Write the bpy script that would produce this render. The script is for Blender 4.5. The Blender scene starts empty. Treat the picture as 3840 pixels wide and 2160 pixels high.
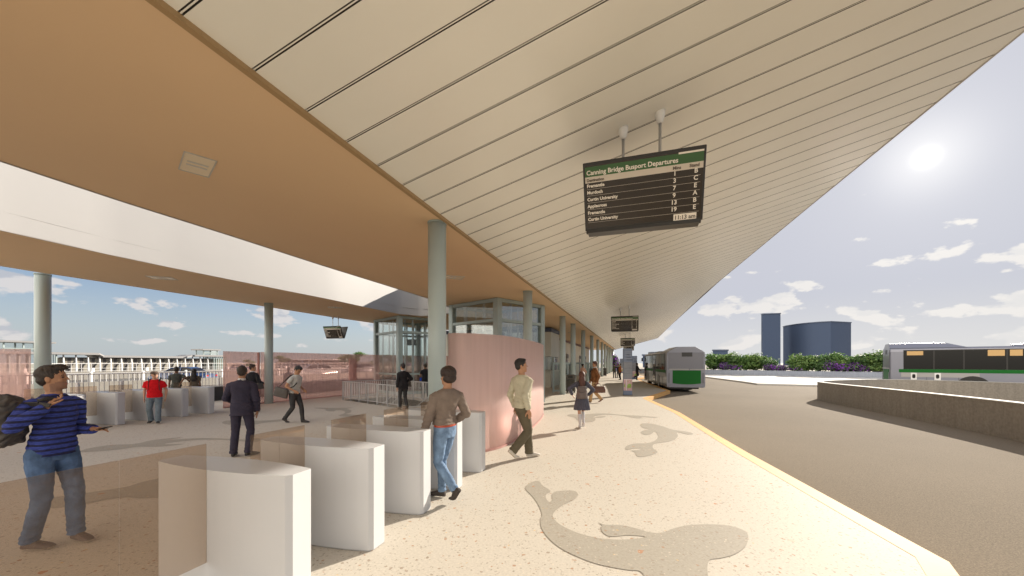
import bpy, bmesh, math, random
from mathutils import Vector, Matrix, noise
from mathutils.geometry import tessellate_polygon
random.seed(7)
R = math.radians
SC = bpy.context.scene
COL = SC.collection
PI = math.pi

# ---------------------------------------------------------------- materials
def mat(name, col, rough=.6, metal=0., var=0., vscale=3., bump=0., bscale=40., coat=0., spec=.5, trans=0.):
    m = bpy.data.materials.new(name); m.use_nodes = True
    nt = m.node_tree; b = nt.nodes['Principled BSDF']
    b.inputs['Base Color'].default_value = (*col, 1)
    b.inputs['Roughness'].default_value = rough
    b.inputs['Metallic'].default_value = metal
    b.inputs['Coat Weight'].default_value = coat
    b.inputs['Specular IOR Level'].default_value = spec
    b.inputs['Transmission Weight'].default_value = trans
    tc = nt.nodes.new('ShaderNodeTexCoord')
    if var:
        n = nt.nodes.new('ShaderNodeTexNoise'); n.inputs['Scale'].default_value = vscale
        n.inputs['Detail'].default_value = 6; n.inputs['Roughness'].default_value = .62
        nt.links.new(tc.outputs['Object'], n.inputs['Vector'])
        mx = nt.nodes.new('ShaderNodeMix'); mx.data_type = 'RGBA'
        mx.inputs['A'].default_value = (*[c*(1-var) for c in col], 1)
        mx.inputs['B'].default_value = (*[min(1, c*(1+var)) for c in col], 1)
        mr = nt.nodes.new('ShaderNodeMapRange'); mr.inputs['From Min'].default_value = .3; mr.inputs['From Max'].default_value = .7
        nt.links.new(n.outputs['Fac'], mr.inputs['Value'])
        nt.links.new(mr.outputs['Result'], mx.inputs['Factor'])
        nt.links.new(mx.outputs['Result'], b.inputs['Base Color'])
    if bump:
        n2 = nt.nodes.new('ShaderNodeTexNoise'); n2.inputs['Scale'].default_value = bscale; n2.inputs['Detail'].default_value = 4
        nt.links.new(tc.outputs['Object'], n2.inputs['Vector'])
        bp = nt.nodes.new('ShaderNodeBump'); bp.inputs['Strength'].default_value = bump; bp.inputs['Distance'].default_value = .01
        nt.links.new(n2.outputs['Fac'], bp.inputs['Height']); nt.links.new(bp.outputs['Normal'], b.inputs['Normal'])
    return m

def clear_mat(name, tint, body, opac, gloss=.06, rough=.03, stripes=0.):
    """see-through sheet: tinted transparency + a little coloured diffuse + a reflection"""
    m = bpy.data.materials.new(name); m.use_nodes = True
    nt = m.node_tree; nt.nodes.clear(); N = nt.nodes.new; L = nt.links.new
    out = N('ShaderNodeOutputMaterial'); tr = N('ShaderNodeBsdfTransparent'); tr.inputs[0].default_value = (*tint, 1)
    df = N('ShaderNodeBsdfDiffuse'); df.inputs[0].default_value = (*body, 1)
    tl = N('ShaderNodeBsdfTranslucent'); tl.inputs[0].default_value = (*body, 1)
    gl = N('ShaderNodeBsdfGlossy'); gl.inputs['Roughness'].default_value = rough
    m1 = N('ShaderNodeMixShader'); m2 = N('ShaderNodeMixShader'); md = N('ShaderNodeMixShader')
    md.inputs[0].default_value = .35
    L(df.outputs[0], md.inputs[1]); L(tl.outputs[0], md.inputs[2])
    m1.inputs[0].default_value = opac
    L(tr.outputs[0], m1.inputs[1]); L(md.outputs[0], m1.inputs[2])
    if stripes:
        tc = N('ShaderNodeTexCoord'); uv = N('ShaderNodeUVMap')
        w = N('ShaderNodeTexWave'); w.bands_direction = 'X'; w.inputs['Scale'].default_value = stripes
        w.inputs['Distortion'].default_value = .4; w.inputs['Detail'].default_value = 2
        L(tc.outputs['UV'], w.inputs['Vector'])
        n = N('ShaderNodeTexNoise'); n.inputs['Scale'].default_value = 6; mp = N('ShaderNodeMapping'); mp.inputs['Scale'].default_value = (1.5, .12, 1)
        L(tc.outputs['UV'], mp.inputs[0]); L(mp.outputs[0], n.inputs['Vector'])
        a = N('ShaderNodeMath'); a.operation = 'MULTIPLY_ADD'; a.inputs[1].default_value = .16; a.inputs[2].default_value = opac-.16
        L(w.outputs['Fac'], a.inputs[0])
        c = N('ShaderNodeMath'); c.operation = 'MULTIPLY_ADD'; c.inputs[1].default_value = .16
        L(n.outputs['Fac'], c.inputs[0]); L(a.outputs[0], c.inputs[2]); L(c.outputs[0], m1.inputs[0])
    fr = N('ShaderNodeFresnel'); fr.inputs[0].default_value = 1.45
    ms = N('ShaderNodeMath'); ms.operation = 'MULTIPLY'; ms.inputs[1].default_value = gloss/.06
    L(fr.outputs[0], ms.inputs[0])
    cl = N('ShaderNodeClamp'); L(ms.outputs[0], cl.inputs[0])
    L(cl.outputs[0], m2.inputs[0]); L(m1.outputs[0], m2.inputs[1]); L(gl.outputs[0], m2.inputs[2]); L(m2.outputs[0], out.inputs[0])
    return m

def terrazzo(name, base, dark, chips=1.0):
    m = bpy.data.materials.new(name); m.use_nodes = True
    nt = m.node_tree; b = nt.nodes['Principled BSDF']; N = nt.nodes.new; L = nt.links.new
    tc = N('ShaderNodeTexCoord')
    big = N('ShaderNodeTexNoise'); big.inputs['Scale'].default_value = .35; big.inputs['Detail'].default_value = 5
    L(tc.outputs['Object'], big.inputs['Vector'])
    mx = N('ShaderNodeMix'); mx.data_type = 'RGBA'; mx.inputs['A'].default_value = (*[c*.93 for c in base], 1); mx.inputs['B'].default_value = (*[c*1.05 for c in base], 1)
    L(big.outputs['Fac'], mx.inputs['Factor'])
    prev = mx.outputs['Result']
    fine = N('ShaderNodeTexNoise'); fine.inputs['Scale'].default_value = 45; fine.inputs['Detail'].default_value = 3
    L(tc.outputs['Object'], fine.inputs['Vector'])
    fx = N('ShaderNodeMix'); fx.data_type = 'RGBA'; fx.blend_type = 'MULTIPLY'; fx.inputs['Factor'].default_value = 1
    fr = N('ShaderNodeMapRange'); fr.inputs['From Min'].default_value = .3; fr.inputs['From Max'].default_value = .7; fr.inputs['To Min'].default_value = .9; fr.inputs['To Max'].default_value = 1.06
    L(fine.outputs['Fac'], fr.inputs['Value']); L(prev, fx.inputs['A']); L(fr.outputs['Result'], fx.inputs['B']); prev = fx.outputs['Result']
    wob = N('ShaderNodeTexNoise'); wob.inputs['Scale'].default_value = 22
    L(tc.outputs['Object'], wob.inputs['Vector'])
    av = N('ShaderNodeVectorMath'); av.operation = 'MULTIPLY_ADD'; av.inputs[1].default_value = (.05, .05, 0)
    L(wob.outputs['Color'], av.inputs[0]); L(tc.outputs['Object'], av.inputs[2])
    for sc, thr, cols, keep in ((9, .20, ((.50, .20, .07), (.62, .40, .10), (.22, .17, .13), (.56, .47, .36)), .9),
                                (22, .24, ((.32, .25, .19), (.66, .45, .18), (.75, .66, .5), (.40, .22, .12)), .66),
                                (48, .28, ((.30, .26, .20), (.70, .62, .5), (.5, .42, .3), (.36, .3, .24)), .5)):
        v = N('ShaderNodeTexVoronoi'); v.inputs['Scale'].default_value = sc
        L(av.outputs[0], v.inputs['Vector'])
        sep = N('ShaderNodeSeparateColor'); L(v.outputs['Color'], sep.inputs[0])
        thm = N('ShaderNodeMath'); thm.operation = 'MULTIPLY'; thm.inputs[1].default_value = thr*1.6
        L(sep.outputs[1], thm.inputs[0])
        lt = N('ShaderNodeMath'); lt.operation = 'LESS_THAN'; L(v.outputs['Distance'], lt.inputs[0]); L(thm.outputs[0], lt.inputs[1])
        gt = N('ShaderNodeMath'); gt.operation = 'GREATER_THAN'; gt.inputs[1].default_value = keep; L(sep.outputs[0], gt.inputs[0])
        an = N('ShaderNodeMath'); an.operation = 'MULTIPLY'; L(lt.outputs[0], an.inputs[0]); L(gt.outputs[0], an.inputs[1])
        k = N('ShaderNodeMath'); k.operation = 'MULTIPLY'; k.inputs[1].default_value = .75*chips; L(an.outputs[0], k.inputs[0])
        ra = N('ShaderNodeValToRGB'); ra.color_ramp.interpolation = 'CONSTANT'
        ra.color_ramp.elements[0].position = 0; ra.color_ramp.elements[0].color = (*cols[0], 1)
        ra.color_ramp.elements[1].position = .25; ra.color_ramp.elements[1].color = (*cols[1], 1)
        for q in (2, 3):
            e = ra.color_ramp.elements.new(.25*q); e.color = (*cols[q], 1)
        L(sep.outputs[2], ra.inputs[0])
        mm = N('ShaderNodeMix'); mm.data_type = 'RGBA'
        L(k.outputs[0], mm.inputs['Factor']); L(prev, mm.inputs['A']); L(ra.outputs[0], mm.inputs['B']); prev = mm.outputs['Result']
    L(prev, b.inputs['Base Color']); b.inputs['Roughness'].default_value = .7; b.inputs['Specular IOR Level'].default_value = .12
    return m

def asphalt(name, base):
    m = bpy.data.materials.new(name); m.use_nodes = True
    nt = m.node_tree; b = nt.nodes['Principled BSDF']; N = nt.nodes.new; L = nt.links.new
    tc = N('ShaderNodeTexCoord')
    n = N('ShaderNodeTexNoise'); n.inputs['Scale'].default_value = .25; n.inputs['Detail'].default_value = 7
    L(tc.outputs['Object'], n.inputs['Vector'])
    f = N('ShaderNodeTexNoise'); f.inputs['Scale'].default_value = 60; f.inputs['Detail'].default_value = 3; f.inputs['Roughness'].default_value = .7
    L(tc.outputs['Object'], f.inputs['Vector'])
    mx = N('ShaderNodeMix'); mx.data_type = 'RGBA'; mx.inputs['A'].default_value = (*[c*.85 for c in base], 1); mx.inputs['B'].default_value = (*[c*1.12 for c in base], 1)
    L(n.outputs['Fac'], mx.inputs['Factor'])
    m2 = N('ShaderNodeMix'); m2.data_type = 'RGBA'; m2.blend_type = 'MULTIPLY'; m2.inputs['Factor'].default_value = 1
    r = N('ShaderNodeMapRange'); r.inputs['From Min'].default_value = .3; r.inputs['From Max'].default_value = .7; r.inputs['To Min'].default_value = .72; r.inputs['To Max'].default_value = 1.25
    L(f.outputs['Fac'], r.inputs['Value']); L(mx.outputs['Result'], m2.inputs['A']); L(r.outputs['Result'], m2.inputs['B'])
    L(m2.outputs['Result'], b.inputs['Base Color']); b.inputs['Roughness'].default_value = .95; b.inputs['Specular IOR Level'].default_value = .04
    bp = N('ShaderNodeBump'); bp.inputs['Strength'].default_value = .5; bp.inputs['Distance'].default_value = .01
    L(f.outputs['Fac'], bp.inputs['Height']); L(bp.outputs['Normal'], b.inputs['Normal'])
    return m

def concrete(name, base, streak=.17, bump=.3):
    m = bpy.data.materials.new(name); m.use_nodes = True
    nt = m.node_tree; b = nt.nodes['Principled BSDF']; N = nt.nodes.new; L = nt.links.new
    tc = N('ShaderNodeTexCoord')
    mp = N('ShaderNodeMapping'); mp.inputs['Scale'].default_value = (3, 3, .35); L(tc.outputs['Object'], mp.inputs[0])
    s = N('ShaderNodeTexNoise'); s.inputs['Scale'].default_value = 2.2; s.inputs['Detail'].default_value = 8; s.inputs['Roughness'].default_value = .7; L(mp.outputs[0], s.inputs['Vector'])
    f = N('ShaderNodeTexNoise'); f.inputs['Scale'].default_value = 14; f.inputs['Detail'].default_value = 8; L(tc.outputs['Object'], f.inputs['Vector'])
    ad = N('ShaderNodeMath'); ad.operation = 'ADD'; L(s.outputs['Fac'], ad.inputs[0]); L(f.outputs['Fac'], ad.inputs[1])
    r = N('ShaderNodeMapRange'); r.inputs['From Min'].default_value = .75; r.inputs['From Max'].default_value = 1.25; L(ad.outputs[0], r.inputs['Value'])
    mx = N('ShaderNodeMix'); mx.data_type = 'RGBA'; mx.inputs['A'].default_value = (*[c*(1-streak) for c in base], 1); mx.inputs['B'].default_value = (*[c*(1+streak) for c in base], 1)
    L(r.outputs['Result'], mx.inputs['Factor']); L(mx.outputs['Result'], b.inputs['Base Color']); b.inputs['Roughness'].default_value = .8
    bp = N('ShaderNodeBump'); bp.inputs['Strength'].default_value = bump; bp.inputs['Distance'].default_value = .01
    L(f.outputs['Fac'], bp.inputs['Height']); L(bp.outputs['Normal'], b.inputs['Normal'])
    return m

def leafy(name, a, bcol, tl=.35):
    m = bpy.data.materials.new(name); m.use_nodes = True
    nt = m.node_tree; b = nt.nodes['Principled BSDF']; N = nt.nodes.new; L = nt.links.new
    out = [n for n in nt.nodes if n.type == 'OUTPUT_MATERIAL'][0]
    g = N('ShaderNodeNewGeometry'); r = N('ShaderNodeValToRGB')
    r.color_ramp.elements[0].color = (*a, 1); r.color_ramp.elements[1].color = (*bcol, 1)
    L(g.outputs['Random Per Island'], r.inputs[0]); L(r.outputs[0], b.inputs['Base Color']); b.inputs['Roughness'].default_value = .55
    t = N('ShaderNodeBsdfTranslucent'); L(r.outputs[0], t.inputs[0]); mx = N('ShaderNodeMixShader'); mx.inputs[0].default_value = tl
    L(b.outputs[0], mx.inputs[1]); L(t.outputs[0], mx.inputs[2]); L(mx.outputs[0], out.inputs[0])
    return m

def stripe_mat(name, a, bcol, scale, thr=.72):
    m = bpy.data.materials.new(name); m.use_nodes = True
    nt = m.node_tree; b = nt.nodes['Principled BSDF']; N = nt.nodes.new; L = nt.links.new
    tc = N('ShaderNodeTexCoord'); w = N('ShaderNodeTexWave'); w.bands_direction = 'Z'; w.inputs['Scale'].default_value = scale
    w.inputs['Distortion'].default_value = .7; w.inputs['Detail'].default_value = 1.5; w.inputs['Detail Scale'].default_value = 1.2
    L(tc.outputs['Object'], w.inputs['Vector'])
    r = N('ShaderNodeValToRGB'); r.color_ramp.elements[0].position = thr-.07; r.color_ramp.elements[0].color = (*a, 1)
    r.color_ramp.elements[1].position = thr+.05; r.color_ramp.elements[1].color = (*bcol, 1)
    L(w.outputs['Fac'], r.inputs[0])
    n = N('ShaderNodeTexNoise'); n.inputs['Scale'].default_value = 60; mp = N('ShaderNodeMapping'); mp.inputs['Scale'].default_value = (.5, .5, 2.5)
    L(tc.outputs['Object'], mp.inputs[0]); L(mp.outputs[0], n.inputs['Vector'])
    mx = N('ShaderNodeMix'); mx.data_type = 'RGBA'; mx.blend_type = 'MULTIPLY'; mx.inputs['Factor'].default_value = .8
    q = N('ShaderNodeMapRange'); q.inputs['From Min'].default_value = .35; q.inputs['From Max'].default_value = .65; q.inputs['To Min'].default_value = .45; q.inputs['To Max'].default_value = 1.2
    L(n.outputs['Fac'], q.inputs['Value']); L(r.outputs[0], mx.inputs['A']); L(q.outputs['Result'], mx.inputs['B'])
    L(mx.outputs['Result'], b.inputs['Base Color']); b.inputs['Roughness'].default_value = .9
    return m

# ---------------------------------------------------------------- objects
def tag(o, label=None, cat=None, group=None, kind=None):
    if label: o['label'] = label
    if cat: o['category'] = cat
    if group: o['group'] = group
    if kind: o['kind'] = kind
    return o

def empty(name, loc=(0, 0, 0), rz=0., label=None, cat=None, group=None):
    o = bpy.data.objects.new(name, None); COL.objects.link(o); o.location = loc; o.rotation_euler = (0, 0, rz)
    o.empty_display_size = .1
    return tag(o, label, cat, group)

def from_bm(name, bm, m, parent=None, smooth=False):
    me = bpy.data.meshes.new(name); bm.normal_update(); bm.to_mesh(me); bm.free()
    for x in (m if isinstance(m, (list, tuple)) else [m]): me.materials.append(x)
    if smooth:
        for p in me.polygons: p.use_smooth = True
    o = bpy.data.objects.new(name, me); COL.objects.link(o)
    if parent: o.parent = parent
    return o

def kids(o): return [c for c in COL.objects if c.parent == o]
def copy_tree(o, parent=None):
    ch = kids(o); c = o.copy(); COL.objects.link(c); c.parent = parent
    for k in ch: copy_tree(k, c)
    return c

class MB:
    """collects boxes, tubes, prisms and sheets; build() links them as one mesh object"""
    def __init__(s): s.bm = bmesh.new(); s.mi = 0
    def faces(s, verts, fs):
        vs = [s.bm.verts.new(v) for v in verts]
        for f in fs:
            try:
                q = s.bm.faces.new([vs[i] for i in f]); q.material_index = s.mi
            except ValueError: pass
        return vs
    def box(s, c, size, rz=0., M=None):
        hx, hy, hz = size[0]/2, size[1]/2, size[2]/2
        m = M or Matrix.Rotation(rz, 3, 'Z')
        vs = [Vector(c)+m @ Vector((x*hx, y*hy, z*hz)) for x in (-1, 1) for y in (-1, 1) for z in (-1, 1)]
        s.faces(vs, [(0, 1, 3, 2), (4, 6, 7, 5), (0, 4, 5, 1), (2, 3, 7, 6), (0, 2, 6, 4), (1, 5, 7, 3)]); return s
    def bar(s, a, b, w, h=None, up=(0, 0, 1)):
        a, b = Vector(a), Vector(b); d = b-a; L = d.length
        if L < 1e-6: return s
        y = d/L; u = Vector(up)
        if abs(y.dot(u)) > .99: u = Vector((1, 0, 0))
        x = y.cross(u).normalized(); z = x.cross(y)
        M = Matrix((x, y, z)).transposed()
        return s.box((a+b)/2, (w, L, h or w), M=M)
    def tube(s, pts, r, n=10, cap=True):
        pts = [Vector(p) for p in pts]; rs = r if isinstance(r, (list, tuple)) else [r]*len(pts)
        rings = []
        for i, p in enumerate(pts):
            t = (pts[min(i+1, len(pts)-1)]-pts[max(i-1, 0)]).normalized()
            u = Vector((0, 0, 1)) if abs(t.z) < .95 else Vector((1, 0, 0))
            x = t.cross(u).normalized(); y = x.cross(t)
            rings.append([s.bm.verts.new(p+(x*math.cos(2*PI*k/n)+y*math.sin(2*PI*k/n))*rs[i]) for k in range(n)])
        for a, b in zip(rings, rings[1:]):
            for k in range(n):
                q = s.bm.faces.new((a[k], a[(k+1) % n], b[(k+1) % n], b[k])); q.material_index = s.mi; q.smooth = True
        if cap:
            for rg in (rings[0][::-1], rings[-1]):
                q = s.bm.faces.new(rg); q.material_index = s.mi
        return s
    def cyl(s, c, r, h, n=24, r2=None): return s.tube([c, (c[0], c[1], c[2]+h)], [r, r if r2 is None else r2], n)
    def prism(s, poly, z0, z1, holes=()):
        """closed vertical prism of a plan polygon, with holes"""
        loops = [list(poly)]+[list(h) for h in holes]
        tri = tessellate_polygon([[Vector((p[0], p[1], 0)) for p in l] for l in loops])
        flat = [p for l in loops for p in l]
        lo = [s.bm.verts.new((p[0], p[1], z0)) for p in flat]; hi = [s.bm.verts.new((p[0], p[1], z1)) for p in flat]
        for t in tri:
            a, b, c = [flat[i] for i in t]
            cr = (b[0]-a[0])*(c[1]-a[1])-(b[1]-a[1])*(c[0]-a[0])
            t = t if cr > 0 else t[::-1]
            for vs, tt in ((hi, t), (lo, t[::-1])):
                try: q = s.bm.faces.new([vs[i] for i in tt]); q.material_index = s.mi
                except ValueError: pass
        k = 0
        for l in loops:
            n = len(l)
            for i in range(n):
                j = (i+1) % n
                try: q = s.bm.faces.new((lo[k+i], lo[k+j], hi[k+j], hi[k+i])); q.material_index = s.mi
                except ValueError: pass
            k += n
        return s
    def sheet(s, poly, z, holes=()):
        loops = [list(poly)]+[list(h) for h in holes]
        tri = tessellate_polygon([[Vector((p[0], p[1], 0)) for p in l] for l in loops])
        flat = [p for l in loops for p in l]; vs = [s.bm.verts.new((p[0], p[1], z)) for p in flat]
        for t in tri:
            a, b, c = [flat[i] for i in t]; cr = (b[0]-a[0])*(c[1]-a[1])-(b[1]-a[1])*(c[0]-a[0])
            q = s.bm.faces.new([vs[i] for i in (t if cr > 0 else t[::-1])]); q.material_index = s.mi
        return s
    def bevel(s, w, seg=2, ang=40):
        s.bm.normal_update()
        es = [e for e in s.bm.edges if len(e.link_faces) == 2 and e.calc_face_angle(0) > R(ang)]
        bmesh.ops.bevel(s.bm, geom=es, offset=w, segments=seg, affect='EDGES', profile=.6, clamp_overlap=True); return s
    def build(s, name, m, parent=None, smooth=False, fix=True):
        if fix: bmesh.ops.recalc_face_normals(s.bm, faces=s.bm.faces)
        return from_bm(name, s.bm, m, parent, smooth)

# ---------------------------------------------------------------- the camera and points on the ground
F, CX, HY, EYE = 960., 1288., 912., 1.75       # focal length, principal column, horizon row (of a 2576 wide frame), eye height
def G(px, py, z=0.):
    y = (EYE-z)*F/(py-HY); return ((px-CX)/F*y, y)
def ax(x0, y): return (x0+.3166*y, y)           # a line parallel to the canopy
A = Vector((.3018, .9534)); B = Vector((.9534, -.3018)); O = Vector((-3.32, 0))
ANG = math.atan2(A.y, A.x)-PI/2                 # heading of the canopy axis relative to +Y
def loc(t, d): p = O+A*t+B*d; return (p.x, p.y)

cam = bpy.data.objects.new('camera', bpy.data.cameras.new('camera')); COL.objects.link(cam)
cam.location = (0, 0, EYE); cam.rotation_euler = (PI/2, 0, 0)
cam.data.sensor_width = 36; cam.data.lens = F/2576*36; cam.data.shift_y = (HY-724.5)/2576
cam.data.clip_end = 20000; cam.data.clip_start = .05
SC.camera = cam

# ---------------------------------------------------------------- light and sky
SAZ, SEL = math.atan2(2330-CX, F), R(20.0)
SD = Vector((math.sin(SAZ)*math.cos(SEL), math.cos(SAZ)*math.cos(SEL), math.sin(SEL)))
sun = bpy.data.objects.new('sun', bpy.data.lights.new('sun', 'SUN')); COL.objects.link(sun)
sun.data.energy = 2.35; sun.data.angle = R(.55); sun.data.color = (1, .905, .775)
sun.rotation_euler = (-SD).to_track_quat('-Z', 'Y').to_euler(); sun.location = (20, 10, 30)
W = bpy.data.worlds.new('World'); SC.world = W; W.use_nodes = True
nt = W.node_tree; nt.nodes.clear(); N = nt.nodes.new; L = nt.links.new
out = N('ShaderNodeOutputWorld'); bg = N('ShaderNodeBackground'); bg.inputs['Strength'].default_value = SKY_STRENGTH = .062
sky = N('ShaderNodeTexSky'); sky.sky_type = 'NISHITA'; sky.sun_disc = False; sky.sun_elevation = SEL; sky.sun_rotation = SAZ
sky.air_density = 1.0; sky.dust_density = 1.2; sky.ozone_density = 1.5; sky.altitude = 10
tc = N('ShaderNodeTexCoord'); sep = N('ShaderNodeSeparateXYZ'); L(tc.outputs['Generated'], sep.inputs[0])
def mth(op, a, b=None, c=None, clamp=False):
    n = N('ShaderNodeMath'); n.operation = op; n.use_clamp = clamp
    for i, v in enumerate((a, b, c)):
        if v is None: continue
        if isinstance(v, (int, float)): n.inputs[i].default_value = v
        else: L(v, n.inputs[i])
    return n.outputs[0]
def rng(v, a, b, c=0., d=1., smooth=True):
    n = N('ShaderNodeMapRange'); n.inputs['From Min'].default_value = a; n.inputs['From Max'].default_value = b
    n.inputs['To Min'].default_value = c; n.inputs['To Max'].default_value = d
    if smooth: n.interpolation_type = 'SMOOTHSTEP'
    L(v, n.inputs['Value']); return n.outputs['Result']
def mixc(f, a, b, mode='MIX'):
    n = N('ShaderNodeMix'); n.data_type = 'RGBA'; n.blend_type = mode
    for k, v in (('Factor', f), ('A', a), ('B', b)):
        if isinstance(v, (int, float)): n.inputs[k].default_value = v
        elif isinstance(v, tuple): n.inputs[k].default_value = (*v, 1)
        else: L(v, n.inputs[k])
    return n.outputs['Result']
# cumulus: az / elevation coordinates so that banks stay flat-bottomed near the horizon
az = mth('ARCTAN2', sep.outputs[0], sep.outputs[1]); el = mth('ARCSINE', sep.outputs[2])
cv = N('ShaderNodeCombineXYZ'); L(mth('MULTIPLY', az, 1.0), cv.inputs[0]); L(mth('MULTIPLY', el, 2.0), cv.inputs[1]); cv.inputs[2].default_value = CLOUD_SEED = 3.7
def cn(scale, detail, off=(0, 0, 0), rough=.5):
    mp = N('ShaderNodeMapping'); mp.inputs['Location'].default_value = off; L(cv.outputs[0], mp.inputs[0])
    n = N('ShaderNodeTexNoise'); n.inputs['Scale'].default_value = scale; n.inputs['Detail'].default_value = detail; n.inputs['Roughness'].default_value = rough
    L(mp.outputs[0], n.inputs['Vector']); return n.outputs['Fac']
dens = mth('ADD', mth('MULTIPLY', mth('SUBTRACT', cn(34, 5, (1, 4, 2), .6), .5), .17), mth('MULTIPLY', cn(10, 4, rough=.45), .72)); dens = mth('ADD', dens, mth('MULTIPLY', cn(2.6, 2, (5, 2, 1)), .28))
densu = mth('ADD', mth('MULTIPLY', cn(10, 4, (.008, -.02, 0), rough=.45), .72), mth('MULTIPLY', cn(2.6, 2, (5, 2, 1)), .28))
band = mth('MULTIPLY', rng(el, .005, .045), rng(el, .15, .30, 1, 0))
thr = mth('MULTIPLY_ADD', mth('MULTIPLY', rng(el, .02, .06), rng(el, .10, .19, 1, 0)), -.035, mth('MULTIPLY_ADD', band, -.158, .68))
thr = mth('ADD', thr, rng(az, -.25, .15, .036, -.004))
cl = rng(mth('SUBTRACT', dens, thr), 0, .04)
lit = rng(mth('SUBTRACT', dens, densu), -.03, .025)
# glow round the sun: scattering by haze
dt = N('ShaderNodeVectorMath'); dt.operation = 'DOT_PRODUCT'; L(tc.outputs['Generated'], dt.inputs[0]); dt.inputs[1].default_value = SD
g0 = mth('MAXIMUM', dt.outputs['Value'], 0.)
g1 = mth('POWER', g0, 12000.); g2 = mth('POWER', g0, 600.); g4 = mth('POWER', g0, 60.); g3 = mth('POWER', g0, 5.)
skc = mixc(1., sky.outputs[0], (.50, .53, .64), 'MULTIPLY')
capn = N('ShaderNodeVectorMath'); capn.operation = 'MINIMUM'; capn.inputs[1].default_value = (2.75, 2.80, 3.2); L(skc, capn.inputs[0]); skc = capn.outputs[0]
hz = mth('MULTIPLY', rng(el, -.02, .24, 1, 0), .75)
skc = mixc(hz, skc, (2.5, 2.75, 2.95))
skc = mixc(mth('MULTIPLY', g3, .80), skc, (2.55, 2.62, 2.92))
skc = mixc(mth('MULTIPLY', mth('MULTIPLY', g3, rng(el, 0, .16, 1, 0)), .85), skc, (3.7, 3.6, 3.4))
cloudc = mixc(lit, (2.35, 2.4, 2.6), (3.3, 3.15, 3.1))
cloudc = mixc(mth('MULTIPLY', g3, .75), cloudc, (4.4, 4.25, 4.0))
sk2 = mixc(mth('MULTIPLY', cl, .85), skc, cloudc)
glow = mth('ADD', mth('MULTIPLY', g1, 2.6), mth('ADD', mth('MULTIPLY', g2, 1.15), mth('MULTIPLY', g4, .5)))
gc = N('ShaderNodeVectorMath'); gc.operation = 'SCALE'; gc.inputs[0].default_value = (1, .97, .9); L(glow, gc.inputs['Scale'])
gc.inputs[0].default_value = (1, .95, .82)
# bright fill added to the unseen sky behind the camera, lifts the shade
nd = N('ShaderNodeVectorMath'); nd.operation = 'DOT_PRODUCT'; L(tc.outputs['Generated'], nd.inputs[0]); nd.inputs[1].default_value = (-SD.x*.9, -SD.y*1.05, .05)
fill_sky = mth('MULTIPLY', rng(nd.outputs['Value'], .12, .62), rng(el, -.05, .12))
sk2 = mixc(mth('MULTIPLY', fill_sky, rng(cn(1.4, 4, (2, 7, 3)), .25, .6, .72, 1)), sk2, (12.6, 11.6, 10.2))
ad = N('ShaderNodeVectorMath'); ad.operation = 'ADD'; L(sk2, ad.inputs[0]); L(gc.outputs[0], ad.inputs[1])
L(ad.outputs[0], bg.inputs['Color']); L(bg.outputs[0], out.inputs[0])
SC.view_settings.view_transform = 'Standard'; SC.view_settings.look = 'None'; SC.view_settings.gamma = 1
SC.view_settings.exposure = 1.88
SC.render.engine = 'CYCLES'
SC.cycles.use_denoising = True
SC.cycles.max_bounces = 10; SC.cycles.diffuse_bounces = 6; SC.cycles.transparent_max_bounces = 24; SC.cycles.glossy_bounces = 3
SC.cycles.sample_clamp_indirect = 6
SC.cycles.caustics_reflective = False; SC.cycles.caustics_refractive = False
# ================================================================ palette
M_floor = terrazzo('terrazzo_cream', (.60, .555, .48), None)
M_inlay = terrazzo('terrazzo_grey', (.415, .38, .32), None, .8)
M_road = asphalt('bus_road_asphalt', (.262, .222, .172))
M_fway = asphalt('freeway_asphalt', (.15, .142, .132))
M_kerb = mat('kerb_ochre', (.82, .46, .15), .7, var=.08, bump=.1)
M_conc = concrete('concrete_wall', (.31, .28, .24))
M_concl = mat('concrete_cap', (.52, .50, .46), .8, var=.06, bump=.15)
M_pale = mat('pale_paving', (.55, .53, .49), .8, var=.06, vscale=.8, bump=.1)
M_orange = mat('ceiling_tan', (.72, .51, .31), .75, var=.02, vscale=.4)
M_soffit = mat('soffit_cream', (.84, .825, .745), .30, var=.03, vscale=.5, spec=.95)
M_groove = mat('soffit_groove', (.07, .06, .05), .6)
M_trimbr = mat('soffit_trim', (.36, .235, .11), .6)
M_white = mat('white_panel', (.32, .312, .305), .6, var=.02, vscale=.7)
M_roof = mat('roof_sheet', (.55, .55, .54), .6, var=.05)
M_col = mat('column_sage', (.45, .53, .52), .35, var=.03, vscale=.8, spec=.5)
M_sage = mat('frame_sage', (.33, .40, .39), .4, spec=.5)
M_steel = mat('painted_steel', (.50, .50, .50), .4, .5)
M_whitep = mat('white_paint', (.80, .79, .77), .5, var=.04)
M_gate = mat('gate_white', (.56, .565, .575), .32, var=.015, vscale=2., spec=.55)
M_paddle = clear_mat('smoked_paddle', (.89, .83, .77), (.44, .34, .27), .09, .02)
M_glass = clear_mat('clear_glass', (.93, .96, .95), (.5, .55, .55), .03, .035)
M_pink = clear_mat('pink_screen', (.90, .66, .62), (.97, .81, .77), .66, .012, .4, stripes=24.)
M_pinkf = clear_mat('pink_screen_thin', (.94, .79, .75), (.92, .70, .66), .28, .01, .5, stripes=30.)
M_pinke = mat('pink_edge', (.46, .25, .22), .5)
M_dark = mat('dark_parapet', (.035, .042, .05), .5, var=.2, bump=.1)
M_black = mat('black_plastic', (.02, .018, .016), .35)
M_slate = mat('slate_blue', (.20, .25, .36), .5, var=.04)
M_void = mat('void_wall', (.12, .12, .12), .8, var=.2)
M_lamp = mat('lamp_diffuser', (.82, .70, .50), .25)

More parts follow.
